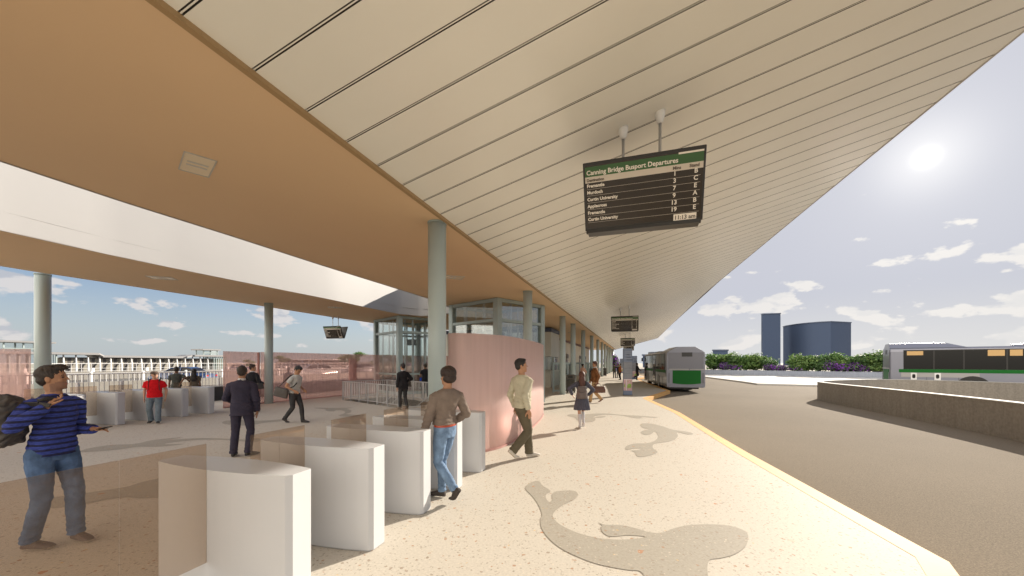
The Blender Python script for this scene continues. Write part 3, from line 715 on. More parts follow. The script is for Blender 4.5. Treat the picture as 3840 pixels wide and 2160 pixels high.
def board(x, y, zb, rz, label, pole_z, full=True, scale=1.):
    c = empty('departure_board', (x, y, zb), rz, label, 'departure board', 'departure boards hanging from the roof'); c.scale = (scale,)*3
    for sgn in (1, -1):
        M = Matrix.Rotation(PI if sgn < 0 else 0, 4, 'Z') @ Matrix.Translation((0, -.06, 0)) @ Matrix.Rotation(TILT, 4, 'X')
        m = MB(); m.box((0, 0, BH/2), (BW, .05, BH)); m.bevel(.008, 1); m.bm.transform(M); m.build('casing', M_black, c)
        fr = .03; x0, x1 = -BW/2+fr, BW/2-fr
        def panel(u0, u1, v0, v1, mt, y=-.0265, nm='panel'):
            m = MB(); m.faces([(x0+(x1-x0)*u0, y, BH*(1-v1)), (x0+(x1-x0)*u1, y, BH*(1-v1)), (x0+(x1-x0)*u1, y, BH*(1-v0)), (x0+(x1-x0)*u0, y, BH*(1-v0))], [(0, 1, 2, 3)])
            m.bm.transform(M); m.build(nm, mt, c, fix=False)
        panel(0, 1, .045, .955, M_scr, nm='display')
        panel(0, 1, .065, .205, M_scg, -.0275, 'header_band')
        panel(.80, 1, .052, .076, M_sct, -.0285, 'header_mark')
        panel(0, 1, .205, .29, M_scw, -.0280, 'column_band')
        panel(.775, .965, .885, .975, M_sct, -.0285, 'clock_box')
        m = MB()
        for v in (.381, .475, .578, .676, .773, .872):
            z = BH*(1-v); m.box((x0+.02+(x1-x0-.05)/2, -.0285, z), (x1-x0-.05, .001, .003))
        m.bm.transform(M); m.build('row_lines', M_scw, c)
        xl = x0+.02
        rows = [('Fremantle', '1', 'B', .355), ('Murdoch', '3', 'C', .45), ('Curtin University', '7', 'E', .55), ('Applecross', '9', 'A', .65), ('Fremantle', '13', 'B', .748), ('Curtin University', '19', 'E', .845)]
        it = [('Canning Bridge Busport Departures', xl, BH*(1-.178), .088, 'LEFT', -.030)]
        for a, b, d, v in rows:
            it += [(a, xl, BH*(1-v), .064, 'LEFT', -.030), (b, x0+(x1-x0)*.775, BH*(1-v+.006), .083, 'CENTER', -.030), (d, x0+(x1-x0)*.945, BH*(1-v+.01), .083, 'CENTER', -.030)]
        text_mesh(it, 'lettering', M_sct, c, M)
        text_mesh([('Destination', xl, BH*(1-.272), .055, 'LEFT', -.031), ('Mins', x0+(x1-x0)*.79, BH*(1-.268), .058, 'CENTER', -.031), ('Stand', x0+(x1-x0)*.93, BH*(1-.264), .058, 'CENTER', -.031),
                   ('11:13 am', x0+(x1-x0)*.87, BH*(1-.96), .078, 'CENTER', -.031)], 'dark_lettering', M_sctd, c, M)
    m = MB(); m.box((0, 0, -.02), (BW-.08, .20, .05)); m.build('housing', M_black, c)
    for s, pz in zip((-.27, .27), pole_z):
        m = MB(); m.tube([(s, 0, .02), (s, 0, (pz-zb)/scale)], .022, 12); p = m.build('pole', M_steel, c)
        m = MB(); z = (pz-zb)/scale; m.tube([(s, 0, z-.17), (s, 0, z-.13), (s, 0, z-.04), (s, 0, z+.02)], [.035, .05, .075, .08], 14); m.build('ceiling_cap', M_whitep, p)
    return c
def sofz(x, y): d = (x+3.32-.3166*y)*.9534; return CZ+.02+SL*d
def hang(x, y, zb, rz, label, scale=.925):
    pz = []
    for s in (-.27, .27): pz.append(sofz(x+s*scale*math.cos(rz), y+s*scale*math.sin(rz)))
    return board(x, y, zb, rz, label, pz, scale=scale)
RZB = math.atan2(-.3018, .9534)
hang(1.85, 5.46, 3.688, RZB, 'large departures board hanging nearest the camera under the white canopy')
hang(6.75, 22.85, 3.645, RZB, 'second departures board hanging farther along the canopy, above the totem')
hang(13.04, 43.0, 3.645, RZB, 'third departures board hanging far along the canopy')
hang(18.1, 59.2, 3.645, RZB, 'farthest departures board, just above the totem top')
board(-9.85, 21.3, 3.12, RZB, 'dark departures board hanging from the tan ceiling before the sky', [CZ, CZ], scale=.70)

# ================================================================ concrete building beyond the lifts
def face_x(px, y): return (px-CX)/F*y
bd = empty('station_building', (0, 0, 0), 0, 'long pale concrete building behind the column row, with doors and kiosk', 'building')
M_bw = mat('building_render', (.60, .58, .50), .75, var=.05, vscale=.6)
def quadbox(p0, p1, depth_dir, depth, z0, z1):
    a, b = Vector(p0), Vector(p1); n_ = Vector(depth_dir)*depth
    return [(a.x, a.y), (b.x, b.y), (b.x+n_.x, b.y+n_.y), (a.x+n_.x, a.y+n_.y)]
w0, w1 = Vector(ax(-7.55, 31.5)), Vector(ax(-7.55, 66))
m = MB(); m.prism([w0, w1, w1-B*3.5, w0-B*9], 0, 4.02); m.build('wall', M_bw, bd)
m = MB(); m.bar((w0.x+.03, w0.y, 4.12), (w1.x+.03, w1.y, 4.12), .16, .19); m.build('fascia_band', mat('purple_band', (.13, .075, .085), .6), bd)
for k, y in enumerate((32.9, 37.3, 43.5, 48.5, 54, 60)):
    p = Vector(ax(-7.50, y)); rz = math.atan2(A.y, A.x)
    m = MB(); m.box((p.x, p.y, 1.05), (.95, .07, 2.1), rz=rz); d_ = m.build('door', mat('door_mauve', (.20, .17, .19), .5), bd)
    m = MB(); q = p+B*.05; m.box((q.x, q.y, 2.45), (.85, .12, .55), rz=rz); f_ = m.build('window', M_white, bd)
    m = MB(); q = p+B*.12; m.box((q.x, q.y, 2.47), (.65, .02, .4), rz=rz); m.build('pane', M_dark, f_)
ki = empty('kiosk', (2.75, 27.0, 0), math.atan2(-.3018, .9534), 'pale concrete kiosk with a service window and counter beside the pink screen', 'kiosk')
m = MB(); m.box((-4.1, 1.6, 3.05), (8.2, 3.2, 1.75)); m.box((-4.6, 1.6, 1.65), (7.2, 3.1, 1.1)); m.box((-4.1, 1.6, .59), (8.2, 3.2, 1.18)); m.box((-1.6, 1.7, 1.7), (.12, 2.9, 1.1)); m.build('wall', mat('kiosk_concrete', (.62, .61, .54), .75, var=.07, vscale=.9), ki)
m = MB(); m.box((-4.1, 1.6, 4.07), (8.3, 3.3, .26)); m.build('fascia_band', mat('navy_band', (.07, .09, .15), .6), ki)
m = MB(); m.box((-.5, .06, 1.68), (.95, .03, .95)); m.box((-.03, .9, 1.68), (.03, 1.6, .95)); w_ = m.build('window', M_glass, ki)
m = MB(); m.box((-.60, .02, 1.75), (.05, .06, 1.0)); m.build('frame', M_whitep, w_)
m = MB(); m.box((-.35, -.08, 1.2), (1.1, .22, .05)); m.build('counter', M_concl, ki)

# ================================================================ windscreens, bins, bench, totems on the platform
def windscreen(x, y, L_, label, rz=None, grp='sage glazed windscreens on the platform'):
    c = empty('windscreen', (x, y, 0), math.atan2(A.y, A.x) if rz is None else rz, label, 'windscreen', grp)
    m = MB(); n = max(2, int(L_/1.3))
    for i in range(n+1): m.box((L_*i/n, 0, .88), (.09, .09, 1.76))
    m.box((L_/2, 0, 1.70), (L_, .07, .12)); m.box((L_/2, 0, .10), (L_, .06, .10)); m.build('frame', M_sage, c)
    m = MB(); m.box((L_/2, 0, .9), (L_-.1, .012, 1.55)); m.build('glass_pane', M_glass, c)
    return c
windscreen(2.42, 22.3, .9, 'narrow sage windscreen leaf just left of the third column', rz=R(15))
windscreen(3.15, 23.4, 5.2, 'sage glazed windscreen behind the seated man and slatted bin')
windscreen(6.7, 34.0, 6.6, 'sage glazed windscreen farther along, between two slatted bins')
windscreen(15.3, 62.0, 8, 'farthest glazed windscreen near the last columns')
for p, rz, lb in (((5.9, 31.2), 0., 'sage windscreen crossing between the columns, behind the pink top woman'),):
    windscreen(p[0]-2.0, p[1]+.6, 2.4, lb, rz=math.atan2(-.3018, .9534))
def bin_(x, y, label, s=1.):
    c = empty('litter_bin', (x, y, 0), R(-15), label, 'litter bin', 'slatted litter bins'); c.scale = (s, s, s)
    m = MB()
    for sx, sy in ((.2, .2), (-.2, .2), (.2, -.2), (-.2, -.2)): m.box((sx, sy, .04), (.05, .05, .08))
    m.build('feet', M_black, c)
    m = MB()
    for k in range(7):
        q = -.22+.44*k/6
        for sy in (-.25, .25): m.box((q, sy, .42), (.048, .02, .68)); m.box((sy, q, .42), (.02, .048, .68))
    m.build('slats', mat('bin_brown', (.085, .075, .062), .6), c)
    m = MB(); m.box((0, 0, .42), (.40, .40, .66)); m.build('liner', M_black, c)
    m = MB(); m.box((0, 0, .90), (.52, .52, .26)); m.bevel(.04, 2); m.box((0, 0, 1.04), (.36, .36, .03)); h_ = m.build('hood', mat('hood_brown', (.10, .09, .075), .5), c)
    m = MB(); m.box((0, -.262, .92), (.26, .01, .14)); m.box((.262, 0, .92), (.01, .26, .14)); m.build('opening', M_black, h_)
bin_(3.43, 22.2, 'dark slatted litter bin in front of the seated man'); bin_(7.4, 35.6, 'dark slatted litter bin beside the brown jacket man'); bin_(11.75, 48.5, 'farthest slatted litter bin by the column row')
bc = empty('bench', (3.75, 26.0, 0), math.atan2(A.y, A.x), 'steel bench under the seated man', 'bench')
m = MB(); m.box((0, 0, .45), (1.7, .45, .05)); m.bevel(.01, 1); m.build('seat', M_steel, bc)
for s in (-.7, .7):
    m = MB(); m.box((s, 0, .21), (.06, .4, .42)); m.build('leg', M_steel, bc)
M_map = mat('map_pink', (.62, .40, .42), .6, var=.2, vscale=8); M_mapg = mat('map_green', (.30, .46, .10), .6, var=.2, vscale=9)
M_tt = mat('timetable_paper', (.30, .32, .36), .6, var=.08, vscale=5)
def totem(x, y, h, w, rz, label, det=True):
    c = empty('totem_sign', (x, y, 0), rz, label, 'totem sign', 'slate blue totem signs')
    m = MB(); m.box((0, 0, .012), (w+.03, .17, .024)); m.build('base', M_black, c)
    m = MB(); m.box((0, 0, h/2+.01), (w, .14, h-.02)); m.bevel(.006, 1); m.build('body', M_slate, c)
    if det:
        f = -.0725
        m = MB()
        for z in (h*.93, h*.90, h*.845, h*.79): m.box((.03, f, z), (w*.8, .003, .006))
        m.build('rule_lines', M_whitep, c)
        m = MB()
        for z, k in ((h*.865, 3), (h*.812, 4), (h*.757, 6)):
            for q in range(k): m.box((-w*.1+q*.055, f, z), (.036, .003, .045)); 
        m.build('route_marks', M_dark, c)
        m = MB(); m.box((0, f, h*.535), (w-.02, .004, h*.36)); tt = m.build('timetable', M_tt, c)
        m = MB()
        for q in range(9): m.box((-w/2+.04+q*(w-.08)/8, f-.003, h*.535), (.004, .002, h*.34))
        for q in (.36, .47, .58, .70): m.box((0, f-.0035, h*q), (w-.03, .002, .006))
        m.build('grid', M_dark, tt)
        m = MB(); m.box((0, f, h*.225), (w-.02, .004, h*.25)); mp_ = m.build('map', M_map, c)
        m = MB(); m.faces([(-.04, f-.004, h*.15), (.17, f-.004, h*.16), (.19, f-.004, h*.24), (.05, f-.004, h*.25), (-.03, f-.004, h*.22)], [(0, 1, 2, 3, 4)]); m.faces([(-.21, f-.004, h*.17), (-.14, f-.004, h*.18), (-.15, f-.004, h*.23), (-.2, f-.004, h*.24)], [(0, 1, 2, 3)])
        m.faces([(-.02, f-.004, h*.29), (.03, f-.004, h*.29), (.01, f-.004, h*.32)], [(0, 1, 2)]); m.faces([(.12, f-.004, h*.28), (.17, f-.004, h*.28), (.15, f-.004, h*.31)], [(0, 1, 2)])
        m.build('park_area', M_mapg, mp_, fix=False)
        m = MB(); m.box((-.08, f-.004, h*.225), (.03, .002, h*.24)); m.box((0, f-.0045, h*.335), (w-.04, .002, .03)); m.build('street', M_whitep, mp_)
    return c
totem(6.19, 20.45, 2.5, .465, R(-2), 'slate blue totem with timetable and pink map, nearest on the platform')
totem(12.85, 40.0, 2.45, .5, R(-2), 'second slate blue totem, half hidden behind the nearer one')
totem(18.4, 64.0, 2.4, .6, R(-2), 'farthest slate blue totem, left of the nearer ones')
# ================================================================ curved concrete barrier on the right
wl = [(9.5, 3.5), (11.1, 6.4), (12.5, 9.3), (13.55, 12.3), (14.5, 15.6), (15.2, 18.0), (15.68, 19.3), (16.15, 20.0), (16.75, 20.6), (17.7, 21.2), (19.0, 21.8), (20.7, 22.4), (22.6, 22.35), (23.9, 21.0), (24.9, 18.5), (25.3, 15), (24.5, 11)]
ps = resample(wl, .4); ZR = -.18
def ribbon(name, ps, w, z0, z1, m_, parent, capm=None):
    L_ = offset_line([(p.x, p.y) for p in ps], w/2); R_ = offset_line([(p.x, p.y) for p in ps], -w/2)
    m = MB()
    for i in range(len(ps)-1):
        a, b, c, d = L_[i], L_[i+1], R_[i+1], R_[i]
        m.faces([(*a, z0), (*b, z0), (*c, z0), (*d, z0), (*a, z1), (*b, z1), (*c, z1), (*d, z1)], [(0, 1, 5, 4), (2, 3, 7, 6), (4, 5, 6, 7)])
    bmesh.ops.remove_doubles(m.bm, verts=m.bm.verts, dist=.0005)
    return m.build(name, m_, parent)
bw = empty('concrete_barrier', (0, 0, 0), 0, 'curved grey concrete barrier wall round the bus lane island', 'barrier wall')
ribbon('wall', ps, .24, ZR, .735, M_conc, bw); ribbon('coping', ps, .262, .737, .765, M_concl, bw)

# ================================================================ planter wall, shrubs and towers
pl = [(12, 92), (18, 80), (22.8, 71), (30, 60.5), (37, 52.5), (44, 45), (51, 37.5), (57, 30), (62, 20), (64, 10)]
pp = resample(pl, 1.5)
pw = empty('planter_wall', (0, 0, 0), 0, 'long low blue-grey planter wall in front of the green shrubs', 'planter wall')
M_plw = concrete('planter_concrete', (.30, .33, .40), .15)
ribbon('wall', pp, .35, ZR, .58, M_plw, pw); ribbon('coping', pp, .39, .582, .63, M_plw, pw)
ms = MB(); qs = [(p.x, p.y) for p in pp]; far_ = offset_line(qs, 7)
ms.prism(qs[::-1]+far_, ZR-.1, .50); structure(ms.build('planter_soil', mat('soil', (.08, .06, .04), .9, var=.3)))
def leaf_cloud(bm, c, rad, n, size, rnd, shell=.55, mi=0, flat=.5):
    for _ in range(n):
        while True:
            v = Vector((rnd.uniform(-1, 1), rnd.uniform(-1, 1), rnd.uniform(-1, 1)))
            l = v.length
            if .05 < l < 1: break
        v = v/l*(shell+(1-shell)*rnd.random())*(.75+.5*noise.noise(v/l*2.3+Vector(c)*.7))
        p = Vector(c)+Vector((v.x*rad[0], v.y*rad[1], v.z*rad[2]))
        nrm = (v+Vector((rnd.uniform(-1, 1), rnd.uniform(-1, 1), rnd.uniform(-.4, 1.2)))*.7).normalized()
        t = nrm.cross(Vector((rnd.uniform(-1, 1), rnd.uniform(-1, 1), rnd.uniform(-1, 1)))).normalized(); b = nrm.cross(t)
        s = size*rnd.uniform(.6, 1.35)
        vs = [bm.verts.new(p+t*s), bm.verts.new(p+b*s*flat), bm.verts.new(p-t*s+nrm*s*.25), bm.verts.new(p-b*s*flat)]
        f = bm.faces.new(vs); f.material_index = mi
M_leaf = [leafy('shrub_leaf_%d' % i, a, b) for i, (a, b) in enumerate((((.05, .12, .03), (.19, .32, .08)), ((.06, .14, .035), (.25, .36, .10)), ((.045, .10, .035), (.15, .26, .08))))]
M_purp = leafy('bougainvillea', (.10, .02, .20), (.30, .10, .48)); M_bark = mat('bark', (.10, .075, .05), .9, var=.2)
def shrub_proto(i, seed, purple=False, tree=False):
    rnd = random.Random(seed); c = empty('flowering_shrub' if purple else ('tree' if tree else 'shrub'))
    bm = bmesh.new(); nb = 9 if not purple else 6
    for k in range(nb):
        a = rnd.uniform(0, 2*PI); r = rnd.uniform(.1, .75) if k else 0
        z = rnd.uniform(.7, 1.45) if not tree else rnd.uniform(1.1, 2.7)
        s = rnd.uniform(.5, .85)
        leaf_cloud(bm, (r*math.cos(a), r*math.sin(a), z*(.5 if purple else 1)), (s, s, s*(.75 if not purple else .6)), 300 if not purple else 220, .105 if not purple else .085, rnd, .45)
    if not tree: leaf_cloud(bm, (0, 0, .45), (.95, .95, .5), 420 if not purple else 160, .1, rnd, .3)
    if purple:
        for f in bm.faces:
            f.material_index = 1 if rnd.random() < .45 else 0
    from_bm('crown', bm, [M_purp if purple else M_leaf[i % 3], M_leaf[2]], c)
    m = MB()
    for k in range(4):
        a = rnd.uniform(0, 6.28); h = .9 if not tree else 2.2
        m.tube([(0, 0, -.1), (.12*math.cos(a), .12*math.sin(a), h*.5), (.4*math.cos(a), .4*math.sin(a), h)], [.05 if not tree else .09, .035, .015], 6)
    m.build('trunk', M_bark, c)
    return c
def along(path, s):
    tot = 0; 
    for a, b in zip(path, path[1:]):
        l = (b-a).length
        if tot+l >= s: u = (b-a)/l; return a+u*(s-tot), Vector((-u.y, u.x))
        tot += l
    return path[-1], Vector((0, 1))
protos = [shrub_proto(i, 20+i) for i in range(3)]; pproto = shrub_proto(0, 31, True)
slots = []
# positions chosen by bearing: (column in the frame, scale)
def on_wall(px, back):
    r = (px-CX)/F
    for a, b in zip(pp, pp[1:]):
        fa, fb = a.x-r*a.y, b.x-r*b.y
        if fa*fb <= 0 and fa != fb:
            q = a.lerp(b, fa/(fa-fb)); u = (b-a).normalized(); n_ = Vector((-u.y, u.x))
            if n_.dot(q) < 0: n_ = -n_
            return q+n_*back
    return pp[-1]
shr = [(1786, 1.25, 1.5, 'tall leafy shrub just right of the parked bus rear'), (1806, 1.3, 2.2, 'leafy shrub below the small far grey building'), (1835, 1.05, 1.4, 'rounded green shrub third from the parked bus'),
       (1868, 1.15, 1.6, 'green shrub left of the narrow tower'), (1890, 1.2, 2.2, 'green shrub in front of the narrow tower foot'), (1928, .85, 1.3, 'low green shrub at the narrow tower foot'),
       (2000, .85, 1.2, 'small green shrub at the left foot of the wide tower'), (2022, 1.12, 1.6, 'bushy green shrub in front of the wide tower, left part'), (2056, 1.1, 1.3, 'dense green shrub before the middle of the wide tower'),
       (2088, 1.18, 1.8, 'dense green shrub before the right part of the wide tower'), (2122, 1.0, 1.6, 'yellow-green shrub at the right foot of the wide tower'), (2152, 1.0, 1.3, 'yellow-green shrub just right of the wide tower'),
       (2182, 1.1, 2.0, 'green shrub left of the right bus'), (2208, 1.28, 1.6, 'tallest green shrub touching the right bus roof'), (2236, 1.1, 1.4, 'green shrub partly behind the rear of the right bus')]
for k, (px, s, bk, lb) in enumerate(shr):
    s *= 1.22; q = on_wall(px, bk); o = protos[k] if k < 3 else copy_tree(protos[k % 3])
    o.location = (q.x, q.y, .42); o.rotation_euler.z = k*1.7; o.scale = (s*1.15, s*1.15, s); tag(o, lb, 'shrub', 'green shrubs behind the planter wall')
pur = [(1812, .8, 'purple flowering shrub below the small far building'), (1846, .85, 'purple flowering shrub left of the narrow tower'), (1941, .75, 'purple flowering shrub between the two towers'), (1958, .6, 'low purple flowering shrub right of the narrow tower'),
       (2002, .8, 'purple flowering shrub at the left of the wide tower'), (2106, 1.0, 'largest purple flowering shrub, in front of the wide tower right edge'), (2137, .8, 'purple flowering shrub right of the wide tower'), (2168, .65, 'purple flowering shrub nearest the right bus')]
for k, (px, s, lb) in enumerate(pur):
    s *= 1.3; q = on_wall(px, .75); o = pproto if k == 0 else copy_tree(pproto)
    o.location = (q.x, q.y, .42); o.rotation_euler.z = k*2.1; o.scale = (s*1.2, s*1.2, s*1.25); tag(o, lb, 'flowering shrub', 'purple flowering shrubs')
o = copy_tree(pproto); o.location = (19.0, 74, .1); o.scale = (2.2, 2.2, 3.2); tag(o, 'tall purple blossoming bush beyond the end of the platform', 'flowering shrub')

M_tow = mat('tower_glass', (.05, .075, .135), .75, var=.04, vscale=.02, spec=.4); M_tow2 = mat('tower_panel', (.07, .09, .15), .5)
def tower(label, pts, z, tops=None, mt=M_tow):
    cx_, cy_ = sum(p[0] for p in pts)/len(pts), sum(p[1] for p in pts)/len(pts)
    c = empty('office_tower', (cx_, cy_, 0), 0, label, 'tower'); m = MB(); q = [(p[0]-cx_, p[1]-cy_) for p in pts]
    m.prism(q, -.4, z)
    if tops:
        for v in m.bm.verts:
            if v.co.z > 1: v.co.z = tops[min(range(len(q)), key=lambda i: (q[i][0]-v.co.x)**2+(q[i][1]-v.co.y)**2)]
    o_ = m.build('facade', mt, c)
    if len(q) > 5:
        for f_ in o_.data.polygons: f_.use_smooth = abs(f_.normal.z) < .5
        o_.data.set_sharp_from_angle(angle=R(32))
    m = MB(); n_ = len(q)
    for i in range(n_):
        a, b = q[i], q[(i+1) % n_]; za, zb2 = (tops[i], tops[(i+1) % n_]) if tops else (z, z)
        m.bar((a[0], a[1], za+.25), (b[0], b[1], zb2+.25), .8, .6)
    m.build('parapet', M_tow2, c)
    return c
def wp(px, y): return ((px-CX)/F*y, y)
def zt(py, y): return EYE+(HY-py)/F*y
tower('tall narrow slab tower, dark blue-grey, beyond the shrubs', [wp(1915, 300), wp(1918.5, 292), wp(1963.5, 290), wp(1962, 305)], 30, [zt(790.5, 300), zt(791, 292), zt(789, 290), zt(789, 305)])
q = [wp(1970, 318), wp(1978, 310), wp(1990, 303), wp(2003, 297.5), wp(2020, 292), wp(2038, 287.5), wp(2060, 284), wp(2090, 281), wp(2141, 290), wp(2135, 330)]
tower('wide curved slab tower, dark blue-grey, right of the narrow one', q, 30, [zt(822.5, 318), zt(820.5, 310), zt(818.5, 303), zt(816.5, 297.5), zt(814.5, 292), zt(812.8, 287.5), zt(811, 284), zt(809.5, 281), zt(812, 290), zt(815, 330)])
tower('small distant flat grey building above the shrubs by the bus', [wp(1793, 210), wp(1793.5, 206), wp(1831, 205), wp(1831, 215)], 8.2, None)
tower('small dark distant building beyond the bus front', [wp(1617, 160), wp(1617, 158), wp(1640, 158), wp(1640, 160)], 4.6, None)

# ================================================================ buses
M_bus = mat('bus_silver', (.235, .24, .285), .34, .2, coat=.3, spec=.6); M_busr = mat('bus_rear_grey', (.17, .17, .195), .35, .2, coat=.3)
M_busg = mat('bus_green', (.008, .13, .018), .55, spec=.2); M_bglass = mat('bus_glass', (.014, .012, .009), .06, spec=.3); M_busl = mat('bus_pale', (.38, .37, .36), .4)
M_tyre = mat('tyre', (.018, .018, .018), .85); M_rim = mat('rim', (.35, .35, .36), .35, .7); M_lens = mat('red_lens', (.45, .02, .015), .2)
M_glow = mat('window_sun_paint', (.62, .40, .17), .6)  # golden sunlight in the bus windows, put into a paint colour
def wheel(parent, x, y, r, w, side, name='wheel'):
    m = MB(); m.tube([(x-w/2, y, r), (x-w/2+.02, y, r), (x+w/2-.02, y, r), (x+w/2, y, r)], [r*.93, r, r, r*.93], 32); o = m.build(name, M_tyre, parent)
    m = MB(); s = side*(w/2+.004); m.tube([(x+s-side*.05, y, r), (x+s, y, r)], [r*.60, r*.56], 24); m.tube([(x+s, y, r), (x+s+side*.02, y, r)], [r*.2, r*.18], 16)
    for k in range(8): a = k*PI/4; m.box((x+s+side*.004, y+r*.38*math.cos(a), r+r*.38*math.sin(a)), (.012, .05, .05))
    m.build('rim', M_rim, o); return o
def make_bus(label, loc_, rz, sc):
    """rear at y=0, front at y=12.2, left (kerb) side at x=-1.25"""
    c = empty('bus', loc_, rz, label, 'bus', 'silver and green city buses'); c.scale = (sc,)*3
    Lb, hw = 12.2, 1.25
    prof = [(-hw+.02, .36), (-hw, .55), (-hw, 2.62), (-hw+.05, 2.78), (-hw+.20, 2.88), (hw-.20, 2.88), (hw-.05, 2.78), (hw, 2.62), (hw, .55), (hw-.02, .36)]
    m = MB(); rings = []
    for y, s in ((0, .97), (.05, 1), (Lb-.3, 1), (Lb, .95)):
        rings.append([m.bm.verts.new((x*s, y, 1.6+(z-1.6)*(.985 if s < 1 else 1))) for x, z in prof])
    for a, b in zip(rings, rings[1:]):
        for k in range(len(prof)): m.bm.faces.new((a[k], a[(k+1) % len(prof)], b[(k+1) % len(prof)], b[k]))
    m.bm.faces.new(rings[0]); m.bm.faces.new(rings[-1][::-1]); m.bevel(.03, 2, 50); m.build('body', M_bus, c)
    # roof pod at the rear and a low one further on
    m = MB(); m.faces([(-1.12, .02, 2.86), (1.12, .02, 2.86), (.62, .02, 3.16), (-.62, .02, 3.16), (-1.12, 3.3, 2.86), (1.12, 3.3, 2.86), (.62, 2.5, 3.16), (-.62, 2.5, 3.16)], [(0, 1, 2, 3), (1, 5, 6, 2), (4, 0, 3, 7), (3, 2, 6, 7), (7, 6, 5, 4)])
    m.bevel(.03, 2, 20); m.build('rear_roof_pod', M_bus, c)
    m = MB(); m.box((0, 6.6, 2.93), (1.7, 2.4, .18)); m.bevel(.05, 2); m.box((0, 10.6, 2.95), (1.9, 1.7, .26)); m.build('air_conditioner', M_bus, c)
    # rear
    m = MB(); m.box((0, -.008, 2.18), (2.28, .03, 1.16)); m.bevel(.01, 1); m.build('rear_panel', M_busr, c)
    m = MB(); m.box((.07, -.028, 2.62), (.68, .02, .29)); m.build('destination_sign', M_black, c)
    m = MB(); m.box((-.45, -.03, 1.585), (1.25, .03, .10)); m.box((.72, -.03, 1.585), (.9, .028, .07)); m.build('rear_ledge', M_busl, c)
    m = MB(); pts = [(-.86, -.032, 1.40), (.96, -.032, 1.40), (.96, -.032, .50)]+[(.96-1.82*k/8, -.032, .50-.07*math.sin(PI*k/8)) for k in range(1, 8)]+[(-.86, -.032, .50)]
    pts = [(x, y, z*1.0+.12) for x, y, z in pts]
    m.faces(pts+[(x, y+.03, z) for x, y, z in pts], [tuple(range(len(pts)))]+[(i, (i+1) % len(pts), len(pts)+(i+1) % len(pts), len(pts)+i) for i in range(len(pts))]); m.build('rear_hatch', M_busg, c)
    m = MB(); m.box((0, -.02, .41), (2.30, .09, .16)); m.bevel(.02, 1); m.build('rear_bumper', M_bus, c)
    for s in (-1, 1):
        m = MB(); m.box((s*1.10, -.03, 1.0), (.08, .03, .7)); m.box((s*1.10, -.03, 2.55), (.10, .03, .12)); m.build('tail_light', M_busr, c)
    # sides
    for s in (-1, 1):
        xs = s*(hw+.004)
        m = MB(); m.box((xs, 6.1, 2.13), (.012, 11.0 if s > 0 else 10.9, 1.18)); m.bevel(.003, 1); w_ = m.build('window_band', M_bglass, c)
        m = MB()
        for y in (1.9, 3.1, 4.7, 6.3, 7.9, 9.5): m.box((xs+s*.008, y, 2.13), (.006, .06, 1.16))
        m.box((xs+s*.008, 6.1, 2.70), (.006, 10.9, .05)); m.build('window_frame', M_black, w_)
        for a, b, z0, z1 in ((.75, 1.45, 2.40, 2.65), (4.0, 4.62, 2.33, 2.67), (4.8, 5.25, 2.33, 2.67), (5.5, 6.2, 2.33, 2.64), (7.3, 7.8, 2.36, 2.65)):
            if s > 0: m = MB(); m.box((xs+s*.007, (a+b)/2, (z0+z1)/2), (.003, b-a, z1-z0)); m.build('painted_sun_pane', M_glow, w_)  # warm patches painted on the glass as sunlit panes
        m = MB(); m.box((xs, 6.0, 1.435), (.014, 11.2, .20)); m.build('green_stripe', M_busg, c)
        m = MB(); m.box((xs, 2.1, 1.19), (.010, 3.2, .26)); m.build('side_panel', M_busl, c)
        m = MB()
        for y in (1.6, 2.9, 5.6, 7.2, 8.6): m.box((xs, y, .84), (.006, .012, .9))
        m.build('panel_joints', M_black, c)
        for y in (3.45, 9.35):
            m = MB(); pts = [(xs-s*.1, y+.72*math.cos(a), .44+.72*math.sin(a)) for a in [PI*k/14 for k in range(15)]]; p2 = [(x+s*.108, yy, z) for x, yy, z in pts]
            m.faces(pts+p2, [tuple(range(15)), tuple(range(15, 30))]+[(i, i+1, i+16, i+15) for i in range(14)]); m.build('wheel_arch', M_black, c)
            wheel(c, s*(hw-.16), y, .48, .30, s)
    for y in (1.05, 2.05):
        m = MB(); m.box((hw+.012, y, 1.10), (.02, .26, .44)); pt = m.build('vent_plate', M_whitep, c)
        m = MB(); m.tube([(hw+.02, y, 1.05), (hw+.028, y, 1.05)], .07, 16); m.tube([(hw+.02, y, 1.17), (hw+.028, y, 1.17)], .07, 16); m.box((hw+.024, y, 1.11), (.008, .14, .12)); m.build('vent', M_black, pt)
    for y, wd in ((5.55, 1.25), (11.0, 1.2)):
        m = MB(); m.box((-hw-.012, y, 1.36), (.02, wd, 2.05)); d_ = m.build('door', M_black, c)
        m = MB()
        for k in (-1, 1): m.box((-hw-.024, y+k*wd/4, 1.45), (.006, wd/2-.1, 1.75))
        m.build('pane', M_bglass, d_)
    m = MB(); m.box((0, 12.17, 1.75), (2.2, .06, 1.5)); m.bevel(.02, 1); m.build('windscreen', M_bglass, c)
    for s in (-1, 1):
        m = MB(); m.box((s*.9, 12.16, .75), (.32, .06, .2)); m.build('headlight', M_whitep, c)
        m = MB(); m.box((s*1.42, 12.25, 2.35), (.12, .16, .32)); m.bar((s*1.2, 12.1, 2.6), (s*1.42, 12.25, 2.5), .04); m.build('mirror', M_black, c)
    m = MB(); m.box((0, 2.1, .34), (1.9, 3.2, .28)); m.box((0, 7, .36), (2.0, 6, .2)); m.build('underbody', M_black, c)
    return c
b1 = Vector((10.1, 24.95)); h1 = R(-12.0); ex = Vector((math.cos(h1), math.sin(h1)))
bb = b1+ex*1.18
make_bus('silver city bus with green rear hatch standing at the kerb', (bb.x, bb.y, -.18), h1, .935)
r2 = Vector(wp(2239, 24.2)); dir2 = Vector((.80, -.60)).normalized(); h2 = math.atan2(dir2.y, dir2.x)-PI/2
